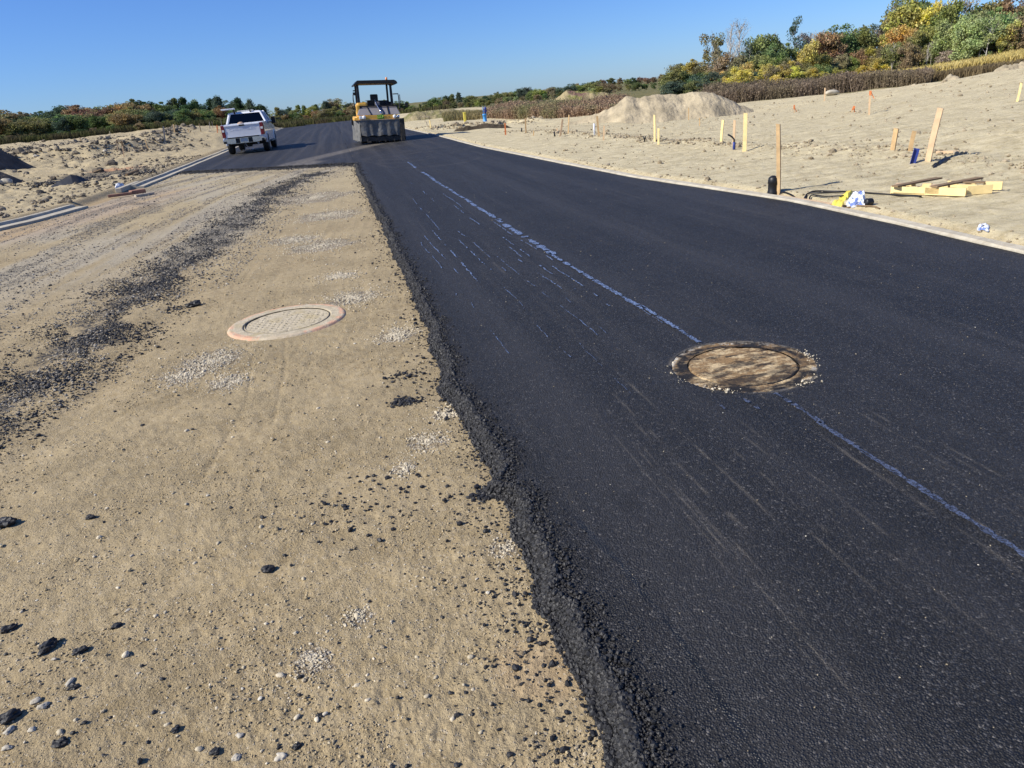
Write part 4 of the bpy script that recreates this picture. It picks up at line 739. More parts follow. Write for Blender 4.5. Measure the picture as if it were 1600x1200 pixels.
tag(mb.build('service_channel', M['bluepipe'], loc=tuple(b)), 'blue open channel leaning in the dirt beside the short stake', 'channel')
def upright(name, pix, r, mat, label, cat, r1=None):
    b = on(*pix[0]); R0 = math.hypot(b[0], b[1]); return tag(MB().tube([Vector(b)-Vector((0,0,.05))]+[Vector(atR(px, py, R0)) for px, py in pix[1:]], r, 8, r1).build(name, mat, smooth=True), label, cat)
e = empty('service_cable', 'blue sleeved service cable bending out of the ground by three stakes', 'cable', (0,0,0)); 
b = on(1147, 235); R0 = math.hypot(b[0], b[1]); pts = [Vector(b)-Vector((0,0,.05))]+[Vector(atR(px, py, R0)) for px, py in [(1147,228),(1147,222)]]
MB().tube(pts, .028, 8).build('sleeve', M['bluepipe'], e, True); MB().tube([Vector(atR(px, py, R0)) for px, py in [(1147,223),(1147,218),(1144,214),(1139,211),(1137,210)]], .017, 8).build('cable_end', M['black'], e, True)
upright('service_tube', [(929,212),(928.5,200),(928,193)], .03, M['bag'], 'white service tube standing by the brown stake', 'tube')
upright('cable_stub', [(1008,222),(1007,217),(1005,213)], .02, M['black'], 'black cable stub left of the pair of stakes, in the dirt', 'cable'); upright('cable_stub', [(1007,219),(1009,215),(1008,213)], .015, M['black'], 'thinner black cable stub forking from the other beside the stakes', 'cable')
upright('cable_stub', [(867,213),(866,206)], .03, M['black'], 'black stub in the dirt left of the pale leaning stake', 'cable'); upright('cable_stub', [(815,206),(815,200)], .03, M['black'], 'black stub left of the lone stake by the pit', 'cable')
p = on(1480, 240, 5, 60); tag(MB().box((0,0,.02), (.30,.05,.04), Matrix.Rotation(-.9, 3, 'Z')).build('wood_scrap', M['palewood'], bev=.004, loc=tuple(p)), 'pale scrap of lumber lying right of the longest stake', 'wood scrap')
# marker post and hydrant near the pit
b = atR(727, 190.5, 52); b[2] = Ts(b[0], b[1]); hz = atR(727.5, 176, 52)[2]-b[2]; e = empty('marker_post', 'bright yellow marker post behind the excavation pit', 'post', b)
MB().box((0,0,hz/2-.1), (.17,.11,hz+.2)).build('post', M['safety'], e, bev=.02); MB().box((0,0,hz+.01), (.19,.13,.05)).build('cap', M['safety'], e, bev=.015)
b = atR(758, 189.5, 52); b[2] = Ts(b[0], b[1]); e = empty('hydrant', 'blue standpipe with dark valve head behind the excavation pit', 'hydrant', b)
MB().lathe([(.16,-.2),(.16,.03),(.13,.05),(.13,.40),(.16,.42),(.16,.46),(.09,.5)], n=18).build('barrel', M['blue'], e, True)
mb = MB(); mb.lathe([(.06,.48),(.06,.75),(.1,.78),(.1,.86),(.04,.92)], c=(.09,0,0), n=12); mb.lathe([(.05,-.14),(.05,.12)], c=(.10,0,.66), ax='x', n=10); mb.lathe([(.02,.9),(.02,1.0)], c=(.09,0,0), n=8); mb.build('valve_head', M['bluepipe'], e, True)
MB().lathe([(.03,.4),(.03,.92),(.045,.95)], c=(-.06,0,0), n=10).build('riser', M['blue'], e, True)

# broken pallet
def pallet():
    a = on(1392, 304, 5, 60); b = on(1508, 308, 5, 60); c = on(1547, 298, 5, 60); z = max(a[2], b[2], c[2])
    e = empty('broken_pallet', 'broken yellow wooden pallet lying on the dirt beyond the kerb', 'pallet', (a[0], a[1], z+.01), math.atan2(b[1]-a[1], b[0]-a[0])); L = math.hypot(b[0]-a[0], b[1]-a[1])
    W = .62
    def board(c_, s_, mat, nm='deck_board', rz=0, rx=0): MB().box((0,0,0), s_).build(nm, mat, e, bev=.003, loc=c_).rotation_euler = (rx,0,rz)
    # notched runners lie left to right
    for k, (yy, x0, x1) in enumerate(((0,0,L),(.26,.05,L+.02),(.50,.42,L+.12))):
        z1 = .085; p = [(x0,0),(x0,z1)]
        x = x0+.10
        while x < x1-.16: p += [(x,z1),(x+.008,.045),(x+.085,.045),(x+.093,z1)]; x += .185
        p += [(x1,z1),(x1,0)]
        MB().prism(p, 1, yy-.019, yy+.019).build('runner', M['yellowwood'], e)
    board((.17,.27,.096), (.085,.74,.019), M['brownwood'], rz=-.28); board((.58,.32,.098), (.085,.76,.019), M['brownwood'], rz=-.28)  # two planks coloured brown for their shadow side
    board((.28,-.026,.05), (.50,.012,.07), M['yellowwood'], 'side_board'); board((L-.2,-.026,.045), (.42,.012,.085), M['yellowwood'], 'side_board')
    board((L+.08,.15,.05), (.26,.02,.095), M['yellowwood'], 'side_board', .75); board((L-.12,.38,.092), (.34,.075,.018), M['brownwood'], rz=.1); board((L+.12,.42,.055), (.18,.045,.09), M['yellowwood'], 'side_board', .2)
    board((.05,.10,.055), (.10,.16,.085), M['palewood'], 'block', .2); board((.42,.12,.05), (.085,.12,.085), M['palewood'], 'block', .1)
pallet()
# clay bricks and board at the kerb gap
p0 = at(170, 311); p1 = at(208, 306); d = Vector((p1[0]-p0[0], p1[1]-p0[1], 0)); tag(MB().box((0,0,.05), (d.length, .12, .07), Matrix.Rotation(math.atan2(d.y, d.x), 3, 'Z')).build('board', M['brick'], bev=.01, loc=((p0[0]+p1[0])/2, (p0[1]+p1[1])/2, .02)), 'red brown board lying across the gap of the left kerb', 'board')
p = at(216, 304); tag(MB().box((0,0,.08), (.36,.30,.10), Matrix.Rotation(.5, 3, 'Z')).build('clay_block', M['brick'], bev=.02, loc=(p[0], p[1], 0)), 'red clay block at the right end of the red board', 'block')
p = at(226, 306); tag(MB().box((0,0,.03), (.5,.12,.06), Matrix.Rotation(.7, 3, 'Z')).build('wood_scrap', M['greywood'], bev=.01, loc=(p[0], p[1], 0)), 'grey scrap of timber right of the red clay block', 'wood scrap')
for px, py, px2, py2, lab in ((147,272,160,270.5,'thin dark stick left of the orange clay patch'),(198,276,217,272,'dark stick at the right end of the orange clay patch')):
    a = on(px, py); b = on(px2, py2); tag(MB().tube([Vector(a)+Vector((0,0,.05)), Vector(b)+Vector((0,0,.12))], .05, 6).build('stick', M['brownwood']), lab, 'stick')
p = on(1300, 149, 20, 80); v, f = ICO[3]; w_ = v*(1+.35*(vn(v[:, 0]*2+5, v[:, 1]*2+v[:, 2]+5, 3)-.5))[:, None]*[.42,.22,.15]; tag(mk('white_sack', w_, f, M['kerb'], smooth=True, loc=(p[0], p[1], p[2]+.15)), 'white sack lying in the dark brush beside a stake', 'sack')

# ------------------------------------------------------------------ pickup truck
def text(name, s, size, mat, parent, loc, rot, ext=.004, sx=1.):
    cu = bpy.data.curves.new(name, 'FONT'); cu.body = s; cu.size = size; cu.extrude = ext; cu.align_x = 'CENTER'; cu.align_y = 'CENTER'; o = bpy.data.objects.new(name, cu); COL.objects.link(o)
    dg = bpy.context.evaluated_depsgraph_get(); me = bpy.data.meshes.new_from_object(o.evaluated_get(dg)); bpy.data.objects.remove(o); me.materials.clear(); me.materials.append(mat)
    o = bpy.data.objects.new(name, me); COL.objects.link(o); o.parent = parent; o.location = loc; o.rotation_euler = rot; o.scale = (sx,1,1); return o
def arch(yc, r=.47, z=.42, n=9): return [(yc-r*math.cos(math.pi*k/n), z+r*math.sin(math.pi*k/n)) for k in range(n+1)]
def truck():
    e = empty('pickup_truck', 'white crew cab pickup parked on the far asphalt with a light bar on its cab', 'pickup truck', (-4.32, 39.0, ZA), R_(-1.2)); wh = M['white']
    W = 1.0; mb = MB(); zb = .60
    side = [(.12,zb),(.12,1.40)]+[(2.0,1.42),(2.06,1.30),(4.35,1.26),(5.72,1.10),(5.86,.95),(5.86,.55)]+[(5.42,.55)]+arch(4.93)[::-1]+[(4.42,.48),(1.66,.48)]+arch(1.18)[::-1]+[(.68,zb)]
    for s in (-1, 1): mb.prism(side, 0, s*W, s*(W-.09))
    for yc in (1.18, 4.93):                   # flared arches
        for s in (-1, 1):
            a = arch(yc, .49); b = arch(yc, .44)
            for k in range(len(a)-1): mb.frus([(s*(W-.02),*b[k]),(s*(W-.02),*b[k+1]),(s*(W+.025),*b[k+1]),(s*(W+.025),*b[k])], [(s*(W-.02),*a[k]),(s*(W-.02),*a[k+1]),(s*(W+.02),*a[k+1]),(s*(W+.02),*a[k])])
    mb.box((0,1.05,.80), (1.80,1.86,.08)); mb.box((0,2.02,1.05), (1.84,.06,.70))           # bed floor and bulkhead
    mb.frus([(-.93,4.36,1.24),(.93,4.36,1.24),(.90,5.8,1.06),(-.90,5.8,1.06)], [(-.80,4.36,1.33),(.80,4.36,1.33),(.76,5.65,1.16),(-.76,5.65,1.16)]); mb.box((0,3.1,.62), (1.84,2.2,.14)); mb.box((0,5.8,.85), (1.9,.12,.55))
    # cab pillars and roof
    zr0, zr1 = 1.36, 1.90; B = [(-.965,2.06),(.965,2.06),(.965,4.40),(-.965,4.40)]; Tp = [(-.76,2.28),(.76,2.28),(.74,3.75),(-.74,3.75)]
    def lerp(k, t): return Vector((B[k][0]+(Tp[k][0]-B[k][0])*t, B[k][1]+(Tp[k][1]-B[k][1])*t, zr0+(zr1-zr0)*t))
    for k, r in ((0,.055),(1,.055),(2,.05),(3,.05)): mb.tube([lerp(k,-.05), lerp(k,.5), lerp(k,1)], r*1.25, 6)
    for s in (0, 1):
        a = Vector((B[s][0], 3.2, zr0)); b = Vector((Tp[s][0], 3.15, zr1)); mb.tube([a, b], .05, 6); mb.box((a.x*.99,3.2,1.36), (.08,2.35,.10))
    mb.frus([(-.80,2.22,1.86),(.80,2.22,1.86),(.78,3.82,1.86),(-.78,3.82,1.86)], [(-.70,2.36,1.95),(.70,2.36,1.95),(.68,3.70,1.94),(-.68,3.70,1.94)]); mb.box((0,2.10,1.37), (1.84,.10,.10))
    mb.build('body', wh, e, bev=.018)
    tg = MB(); tg.box((0,.10,1.09), (1.66,.07,.60)); tg.box((0,.065,1.34), (1.68,.05,.07)); tg.build('tailgate', wh, e, bev=.02)
    tgo = [o for o in e.children if o.name.startswith('tailgate')][0]
    MB().box((0,.045,1.335), (.26,.03,.07)).build('handle', M['black'], tgo, bev=.01); text('lettering', 'CHEVROLET', .17, M['white'], tgo, (0,.066,1.15), (R_(90),0,0), .006, 1.35)
    for s in (-1, 1):
        tl = MB(); tl.box((s*.915,.10,1.10), (.16,.10,.56)); tl.box((s*.985,.20,1.10), (.045,.16,.50)); o = tl.build('tail_light', M['red'], e, bev=.015); MB().box((s*.915,.046,1.13), (.11,.012,.10)).build('reverse_lamp', M['clear'], o, bev=.004)
    bp = MB(); bp.prism([(-.99,.56),(-.62,.50),(.62,.50),(.99,.56),(.99,.70),(.90,.78),(-.90,.78),(-.99,.70)], 1, -.10, .10); bp.build('rear_bumper', M['chrome'], e, bev=.02)
    bo = [o for o in e.children if o.name.startswith('rear_bumper')][0]
    MB().box((0,-.105,.66), (.33,.012,.17)).build('licence_plate', M['plate'], bo, bev=.004); MB().box((0,-.095,.795), (1.5,.17,.03)).box((-.30,-.104,.64), (.20,.012,.22)).box((.30,-.104,.64), (.20,.012,.22)).box((-.90,-.108,.60), (.14,.012,.10)).box((.90,-.108,.60), (.14,.012,.10)).build('step_pad', M['black'], bo)
    for s, x in ((0,-1),(1,1)):
        for yc in (1.18, 4.93):
            t = MB().lathe([(.20,-.13),(.37,-.135),(.40,-.10),(.405,0),(.40,.10),(.37,.135),(.20,.13)], ax='x', n=28).build('wheel', M['tyre'], e, True, loc=(x*.86,yc,.405))
            MB().lathe([(.03,-.02),(.20,-.02),(.235,-.06),(.235,.06),(.2,.03),(.05,.05)], ax='x', n=20).build('rim', M['rim'], t, True, loc=(x*.065,0,0))
    def pane(pts, nm='side_window'):
        c = sum((Vector(p) for p in pts), Vector())/4; n = (Vector(pts[1])-Vector(pts[0])).cross(Vector(pts[3])-Vector(pts[0])).normalized()*.004; MB().frus([Vector(p)-n for p in pts], [Vector(p)+n for p in pts]).build(nm, M['glass'], e)
    pane([lerp(0,.10)+Vector((.04,0,0)), lerp(1,.10)-Vector((.04,0,0)), lerp(1,.93)-Vector((.04,0,0)), lerp(0,.93)+Vector((.04,0,0))], 'rear_window')
    pane([lerp(3,.05), lerp(2,.05), lerp(2,.95), lerp(3,.95)], 'windscreen')
    for s in (0, 1):
        f, r = (3, 0) if s == 0 else (2, 1); m0 = (lerp(f,.1)+lerp(r,.1))/2; m1 = (lerp(f,.93)+lerp(r,.93))/2; pane([lerp(r,.1), m0, m1, lerp(r,.93)]); pane([m0, lerp(f,.1), lerp(f,.93), m1])
    for x in (-.42, .42):
        MB().box((x,2.75,1.2), (.50,.16,.7)).box((x,2.75,1.62), (.24,.10,.18)).build('seat', M['black'], e, bev=.04); MB().box((x,3.6,1.2), (.50,.16,.7)).box((x,3.6,1.62), (.24,.10,.18)).build('seat', M['black'], e, bev=.04)
    MB().box((0,2.6,1.0), (1.7,.05,.75)).build('cab_lining', M['black'], e)
    for s in (-1, 1):
        o = MB().box((s*1.17,4.02,1.42), (.20,.10,.34)).box((s*1.02,4.05,1.33), (.20,.05,.05)).build('wing_mirror', M['black'], e, bev=.02); MB().box((s*1.17,4.075,1.50), (.19,.02,.14)).build('mirror_cap', M['white'], o, bev=.01)
        [MB().box((s*1.003,yy,1.12), (.012,.22,.04)).build('door_handle', M['black'], e) for yy in (2.9, 3.85)]; MB().box((s*1.02,3.1,.43), (.14,2.3,.06)).build('running_board', M['black'], e, bev=.02)
        MB().box((s*.52,5.875,.92), (.5,.03,.16)).build('headlight', M['clear'], e, bev=.01)
    MB().box((0,5.88,.88), (.55,.03,.34)).build('grille', M['black'], e)
    MB().box((-.5,2.25,1.99), (.07,.07,.24)).build('roof_bracket', M['black'], e); MB().box((.28,2.3,1.98), (.06,.06,.16)).build('roof_bracket', M['black'], e); MB().box((-.78,2.22,2.12), (.66,.22,.07)).build('work_light', M['bag'], e, bev=.015)
    MB().box((.02,2.45,1.985), (.80,.16,.05)).build('light_bar', M['clear'], e, bev=.015)
    mb = MB(); mb.box((0,.25,.50), (.10,.5,.10)); mb.box((0,-.06,.44), (.07,.22,.05)); mb.build('hitch', M['black'], e); mb = MB(); mb.tube([(.0,-.02,.52),(.06,-.02,.36),(.17,.0,.16)], .018, 6).tube([(-.25,.35,.17),(.25,.25,.12),(.30,-.02,.20)], .03, 6); mb.build('tow_chain', M['rim'], e)
    MB().box((0,1.18,.42), (1.5,.12,.12)).box((0,1.18,.42), (.34,.30,.28)).build('axle', M['black'], e, bev=.02); MB().box((0,2.9,.52), (1.1,4.6,.12)).build('chassis', M['black'], e)
    MB().tube([(.62,-.02,.45),(.60,.5,.46)], .04, 10).build('exhaust', M['rim'], e)
    o = MB().lathe([(.02,0),(.17,.02),(.19,.16),(.14,.26),(.05,.31)], n=14).build('cargo_sack', M['skin'], None, True); o.location = (-4.32-.10, 39.0+.75, ZA+.84+.30); o.scale = (1.1,1,1.1)
    tag(o, 'tan sack heaped in the bed of the white pickup', 'sack')
    mb = MB().box((0,0,.14), (.55,.45,.28)).build('cargo_box', M['black'], None, bev=.03, loc=(-4.32-.10, 39.75, ZA+.85)); tag(mb, 'black box under the tan sack in the pickup bed', 'box')
truck()

# ------------------------------------------------------------------ pneumatic roller
def roller():
    e = empty('road_roller', 'yellow and black pneumatic road roller with hanging curtains on the far asphalt', 'road roller', (2.0, 34.4, ZA), R_(1.0)); e.rotation_euler[1] = R_(3.6); Y, K = M['yellow'], M['black']
    def curtain(nm, p0, p1, z0, z1, mat, amp, nn=46, seed=0):
        V = []; nz = 14; d = np.array([p1[0]-p0[0], p1[1]-p0[1]]); L = np.hypot(*d); n = np.array([-d[1], d[0]])/L
        for side in (0, .012):
            for i in range(nn):
                for j in range(nz):
                    u = i/(nn-1); t = j/(nz-1); a = amp*(1-t*.75)*(math.sin(u*L*17+seed+1.6*float(vn(u*6, seed, 150)))*.5+(float(fbm(u*L*3+seed, t*1.6, 151))-.5)*2.2); a += side
                    V.append((p0[0]+d[0]*u+n[0]*a, p0[1]+d[1]*u+n[1]*a, z0+(z1-z0)*t+(.02*math.sin(u*23+seed) if j == 0 else 0)))
        N = nn*nz; i = (np.arange(nn-1)[:, None]*nz+np.arange(nz-1)[None]); q = np.stack([i.ravel(), (i+nz).ravel(), (i+nz+1).ravel(), (i+1).ravel()], 1)
        return mk(nm, V, np.r_[q, q[:, ::-1]+N], mat, e, True)
    # tyres: four in front, three behind
    for yc, xs in ((.62,(-.72,-.24,.24,.72)),(4.1,(-.75,-.25,.25,.75))):
        for x in xs:
            t = MB().lathe([(.22,-.15),(.44,-.16),(.49,-.12),(.50,0),(.49,.12),(.44,.16),(.22,.15)], ax='x', n=28).build('wheel', M['tyre'], e, True, loc=(x,yc,.50)); MB().lathe([(.04,-.05),(.22,-.08),(.22,.08),(.04,.05)], ax='x', n=16).build('rim', Y, t, True)
    mb = MB(); mb.box((0,.10,.20), (1.86,.07,.20)); mb.box((0,.16,.38), (1.86,.05,.10)); mb.build('scraper', M['rubber'], e, bev=.02)
    for x in (-.6,-.2,.2,.6): MB().box((x,.055,.17), (.05,.02,.24)).build('scraper_bar', M['rubber'], e)
    curtain('front_curtain', (-.86,.03), (.90,.03), .34, 1.02, M['cloth'], .035, 60, 1); curtain('side_curtain', (-1.10,.55), (-.88,.03), .12, 1.0, M['cloth'], .03, 22, 3); curtain('side_curtain', (-1.12,2.2), (-1.10,.55), .14, 1.0, M['cloth'], .03, 40, 4)
    curtain('side_curtain', (1.12,.10), (1.14,2.2), .12, 1.02, M['rubber'], .02, 30, 5); MB().box((1.01,.06,.56), (.20,.06,.96)).build('curtain_panel', M['rubber'], e, bev=.02)
    MB().box((-1.16,1.2,.93), (.06,.5,.26)).build('mud_flap', K, e, bev=.02)
    fr = MB(); fr.box((0,.16,1.11), (1.60,.22,.17)); fr.box((-.98,.9,1.06), (.22,1.7,.10)); fr.box((-.93,.22,1.02), (.36,.36,.06)); fr.build('bumper', Y, e, bev=.02)
    fo = [o for o in e.children if o.name.startswith('bumper')][0]
    MB().box((.02,.14,1.015), (2.0,.26,.025)).build('edge_strip', M['palewood'], fo); MB().lathe([(.02,0),(.03,.015)], c=(.43,.035,1.11), ax='y', n=10).build('bolt', M['brownwood'], fo)
    for x in (-.66,.70): MB().lathe([(.02,-.05),(.075,-.04),(.085,.0),(.07,.06)], c=(x,.02,1.12), ax='y', n=16).build('headlight', M['clear'], e, True)
    MB().box((-.80,.02,1.12), (.16,.06,.14)).build('indicator', M['clear'], e, bev=.02); MB().lathe([(.02,-.06),(.06,-.05),(.07,0),(.05,.05)], c=(.86,.05,1.11), ax='y', n=14).build('indicator', M['chrome'], e, True)
    sg = MB().box((.07,.03,1.125), (.28,.02,.17)).build('sign', M['green'], e, bev=.004); text('sign_letters', 'GLP', .15, M['sign_yellow'], sg, (.07,.017,1.125), (R_(90),0,0), .003, 1.0)
    # sloping grey hood with dark seams
    hd = MB().frus([(-.93,.14,1.21),(.98,.14,1.21),(.98,1.5,1.21),(-.93,1.5,1.21)], [(-.78,.62,1.56),(.86,.62,1.56),(.90,1.5,1.60),(-.84,1.5,1.60)]).build('hood', M['grey'], e, bev=.03)
    for x, tx in ((-.34,-.48),(.10,.03),(.45,.44)): MB().tube([(x,.115,1.235),(tx,.60,1.585)], .022, 6).build('hood_seam', K, hd)
    MB().tube([(.12,.08,1.22),(.08,.2,1.40),(.0,.5,1.60),(-.04,.62,1.72),(-.05,.75,1.86)], .028, 8).build('hose', M['chrome'], e, True); MB().box((.03,.72,1.68), (.20,.16,.16)).build('filter_box', M['grey'], e, bev=.02)
    mb = MB(); mb.tube([(-.78,.55,1.58),(.86,.55,1.58)], .03, 6); mb.tube([(.62,.62,1.60),(.80,.62,1.66),(.92,.55,1.52)], .03, 6); mb.build('grab_bar', K, e)
    MB().box((0,2.6,1.0), (1.9,4.2,.30)).build('chassis', Y, e, bev=.03); MB().box((0,1.9,1.55), (1.7,1.6,.08)).build('platform', K, e); bd = MB(); bd.box((-.62,1.5,1.50), (.46,1.1,.52)); bd.box((0,3.55,1.42), (1.55,1.9,.62)); bd.build('engine_cover', Y, e, bev=.09)
    MB().box((-.86,.75,1.42), (.16,.5,.44)).build('step_housing', Y, e, bev=.05)
    MB().box((-.22,1.75,1.72), (.26,.2,.26)).box((.38,1.95,1.70), (.60,.3,.26)).box((.62,1.6,1.66), (.3,.4,.2)).build('console', K, e, bev=.04)
    st = MB(); st.box((.0,2.0,1.62), (.50,.50,.12)); st.box((.0,2.22,1.86), (.36,.12,.50)); st.build('seat', K, e, bev=.05); MB().tube([(-.30,1.7,1.62),(-.28,1.6,1.82)], .02, 6).lathe([(.13,-.012),(.15,-.012),(.15,.012),(.13,.012)], c=(-.28,1.6,1.83), n=18).build('steering_wheel', K, e)
    for s, xb, xt in ((-1,-.80,-.80),(1,.70,.68)):
        MB().frus([(xb-.06,.95,1.2),(xb+.06,.95,1.2),(xb+.06,1.10,1.2),(xb-.06,1.10,1.2)], [(xt-.05,1.05,2.50),(xt+.05,1.05,2.50),(xt+.05,1.18,2.50),(xt-.05,1.18,2.50)]).build('canopy_post', K, e, bev=.01)
        MB().box((xt,2.9,1.9), (.09,.10,1.25)).build('canopy_post', K, e, bev=.01)
    cn = MB(); cn.prism([(-.90,2.60),(-.99,2.52),(-.99,2.46),(-.74,2.53),(.72,2.53),(.84,2.46),(.97,2.52),(.92,2.62),(.82,2.67),(-.83,2.67)], 1, .85, 3.1); cn.build('canopy', K, e, bev=.015)
    MB().lathe([(.045,0),(.05,.05),(.04,.11),(.015,.13)], c=(.52,1.3,2.67), n=12).build('beacon', M['amber'], e, True)
    for s, xa, xb in ((-1,-1.04,-.88),(1,.86,1.04)):
        if s < 0: pts = [(-.86,.72,2.07),(-1.03,.72,2.07),(-1.04,.72,1.85),(-.98,.66,1.5),(-.90,.6,1.22)]
        else: pts = [(.74,.72,2.07),(.98,.72,2.07),(1.0,.72,1.9),(1.0,.72,1.5),(1.0,.62,1.35)]
        MB().tube(pts, .024, 6).build('handrail', K, e, True)
    MB().tube([(1.05,.72,2.04),(1.06,.72,1.6)], .015, 6).build('handrail', K, e); o = MB().tube([(1.0,.75,1.60),(1.25,.75,1.62)], .015, 6).build('mirror_arm', K, e); MB().box((1.33,.75,1.60), (.13,.04,.20)).build('mirror', K, o, bev=.02)
    o = MB().tube([(-.88,1.0,2.1),(-1.0,.98,2.12)], .015, 6).box((-.97,.98,2.14), (.10,.05,.09)).box((-.96,.98,2.25), (.09,.05,.05)).build('work_light', K, e)
roller()
for o in bpy.data.objects['road_roller'].children:
    if o.name.split('.')[0] in ('canopy', 'canopy_post', 'beacon', 'handrail', 'mirror_arm', 'seat', 'work_light'): o.location.x += {'canopy': .07, 'canopy_post': .04, 'beacon': .07}.get(o.name.split('.')[0], .02)

# ------------------------------------------------------------------ vegetation
def leaves(C, size, N, up=.25):
    """N random quads centred on C"""
    n = rng.normal(0, 1, (N, 3)); n[:, 2] += up; n /= np.linalg.norm(n, axis=1)[:, None]; a = np.cross(n, rng.normal(0, 1, (N, 3))); a /= np.linalg.norm(a, axis=1)[:, None]; b = np.cross(n, a)
    s = size*rng.uniform(.55, 1.3, (N, 1)); a = a*s; b = b*s*rng.uniform(.5, .9, (N, 1)); V = np.stack([C-a-b*.4, C+a*.1-b, C+a+b*.3, C-a*.2+b], 1); return V.reshape(-1, 3), np.arange(4*N).reshape(-1, 4)
def limbs(H, spread, trunk_r, n, kind, seed):
    rr = random.Random(seed); mb = MB(); tips = []; bend = rr.uniform(-.04, .04)*H; top = .88 if kind != 'round' else .62
    tr = [Vector((bend*math.sin(t*2.5), bend*.6*math.sin(t*3+1), H*top*t)) for t in [i/6 for i in range(7)]]; mb.tube([Vector((0,0,-.3))]+tr, trunk_r, 6, trunk_r*.25)
    for k in range(n):
        t = rr.uniform(.22, .98); p = tr[min(5, int(t*6))].lerp(tr[min(6, int(t*6)+1)], t*6-int(t*6)); a = k*2.4+rr.uniform(-.5, .5)
        L = spread*(1.05-.55*abs(t-.5)*2)*rr.uniform(.6, 1.05) if kind != 'pine' else spread*(1.1-t)*rr.uniform(.8, 1.1); el = rr.uniform(.25, .9) if kind != 'pine' else rr.uniform(-.1, .2)
        if kind == 'bare': el = rr.uniform(.6, 1.2)
        d = Vector((math.cos(a)*math.cos(el), math.sin(a)*math.cos(el), math.sin(el))); q = p+d*L*.5+Vector((0,0,.05*L)); r = p+d*L+Vector((0,0,.18*L)); mb.tube([p, q, r], trunk_r*.32, 4, trunk_r*.06); tips += [q, r]
        for j in range(3 if kind != 'bare' else 6):
            s = p.lerp(r, rr.uniform(.35, 1)); d2 = (d+Vector((rr.uniform(-1,1), rr.uniform(-1,1), rr.uniform(-.2,1)))*.8).normalized(); r2 = s+d2*L*rr.uniform(.25, .5); mb.tube([s, r2], trunk_r*.10, 3, trunk_r*.03); tips.append(r2)
            if kind == 'bare':
                for _ in range(3):
                    s2 = s.lerp(r2, rr.uniform(.3, 1)); mb.tube([s2, s2+(d2+Vector((rr.uniform(-1,1), rr.uniform(-1,1), rr.uniform(0,1)))*.7)*L*.18], trunk_r*.05, 3, trunk_r*.02)
    return mb, np.array([t[:] for t in tips])
def proto(kind, seed):
    H = 10.; spread = {'round': 4.2, 'oval': 3.1, 'pine': 3.0, 'sparse': 3.2, 'bare': 2.8, 'bush': 4.4}[kind]
    mb, tips = limbs(H, spread, {'bush': .08, 'bare': .22}.get(kind, .17), {'round': 15, 'oval': 18, 'pine': 26, 'sparse': 15, 'bare': 20, 'bush': 16}[kind], kind, seed)
    base = mb.build('trunk', M['bark'] if kind not in ('bare', 'sparse') else M['palebark']); tm = base.data; bpy.data.objects.remove(base)
    if kind == 'bare': C = tips[rng.integers(0, len(tips), 500)]+rng.normal(0, .35, (500, 3)); sz = .07
    else:
        nb = {'round': 60, 'oval': 52, 'pine': 56, 'sparse': 24, 'bush': 56}[kind]; per = {'round': 105, 'oval': 105, 'pine': 95, 'sparse': 75, 'bush': 105}[kind]; cs = []
        for k in range(nb):
            if k < nb*.55 and kind != 'pine': c = tips[rng.integers(0, len(tips))]+rng.normal(0, .3, 3)
            else:
                if kind == 'pine': t = rng.uniform(.12, 1)**.8; r = spread*(1.08-t)*rng.uniform(.35, .95); a = rng.random()*6.3; c = np.array([r*math.cos(a), r*math.sin(a), H*(.10+.88*t)])
                else: v = rng.normal(0, 1, 3); v /= np.linalg.norm(v); q = rng.uniform(.5, 1); c = np.array([0, 0, H*.50])+v*np.array([spread, spread, H*.47])*q
            if c[2] < H*.05: c[2] = H*rng.uniform(.05, .3)
            rb = rng.uniform(.38, .85)*(1 if kind != 'sparse' else .8)*(.75 if kind == 'pine' else 1); v = rng.normal(0, 1, (int(per*rng.uniform(.6, 1.5)), 3)); v = v*np.minimum(1, 1.75/np.linalg.norm(v, axis=1))[:, None]; cs.append(c+v*rb*np.array([rng.uniform(.7, 1.3), rng.uniform(.7, 1.3), rng.uniform(.5, 1.1)]))
        C = np.concatenate(cs); sz = .20 if kind not in ('pine','sparse') else .17
    V, Fq = leaves(C, sz, len(C)); zc = np.repeat(0, 1)
    o = mk('crown', V, Fq, M['leaf'], fattrs=dict(rnd=rng.random(len(Fq)))); cm = o.data; bpy.data.objects.remove(o); return tm, cm
PROTO = {k: [proto(k, 100+7*i+j*31) for i in range(n)] for j, (k, n) in enumerate((('round',4),('oval',3),('pine',4),('sparse',3),('bare',3),('bush',4)))}
CLR = dict(olive=(.185,.19,.075), green=(.12,.155,.060), dark=(.050,.078,.038), bright=(.21,.24,.070), rust=(.24,.165,.085), orange=(.36,.235,.085), gold=(.34,.28,.085), yellow=(.48,.40,.10), red=(.19,.125,.085), brown=(.20,.165,.095), silver=(.28,.31,.13), grey=(.24,.21,.17), teal=(.080,.110,.075))
CN = dict(olive='olive green', green='mid green', dark='dark green', bright='fresh green', rust='rust coloured', orange='orange', gold='golden', yellow='bright yellow', red='dark red', brown='brown', silver='silvery green', grey='grey twiggy', teal='blue green')
KN = dict(round='rounded tree', oval='tall narrow tree', pine='conical evergreen', sparse='thinly leaved tree', bare='bare tree', bush='bushy shrub')
TC = [0]
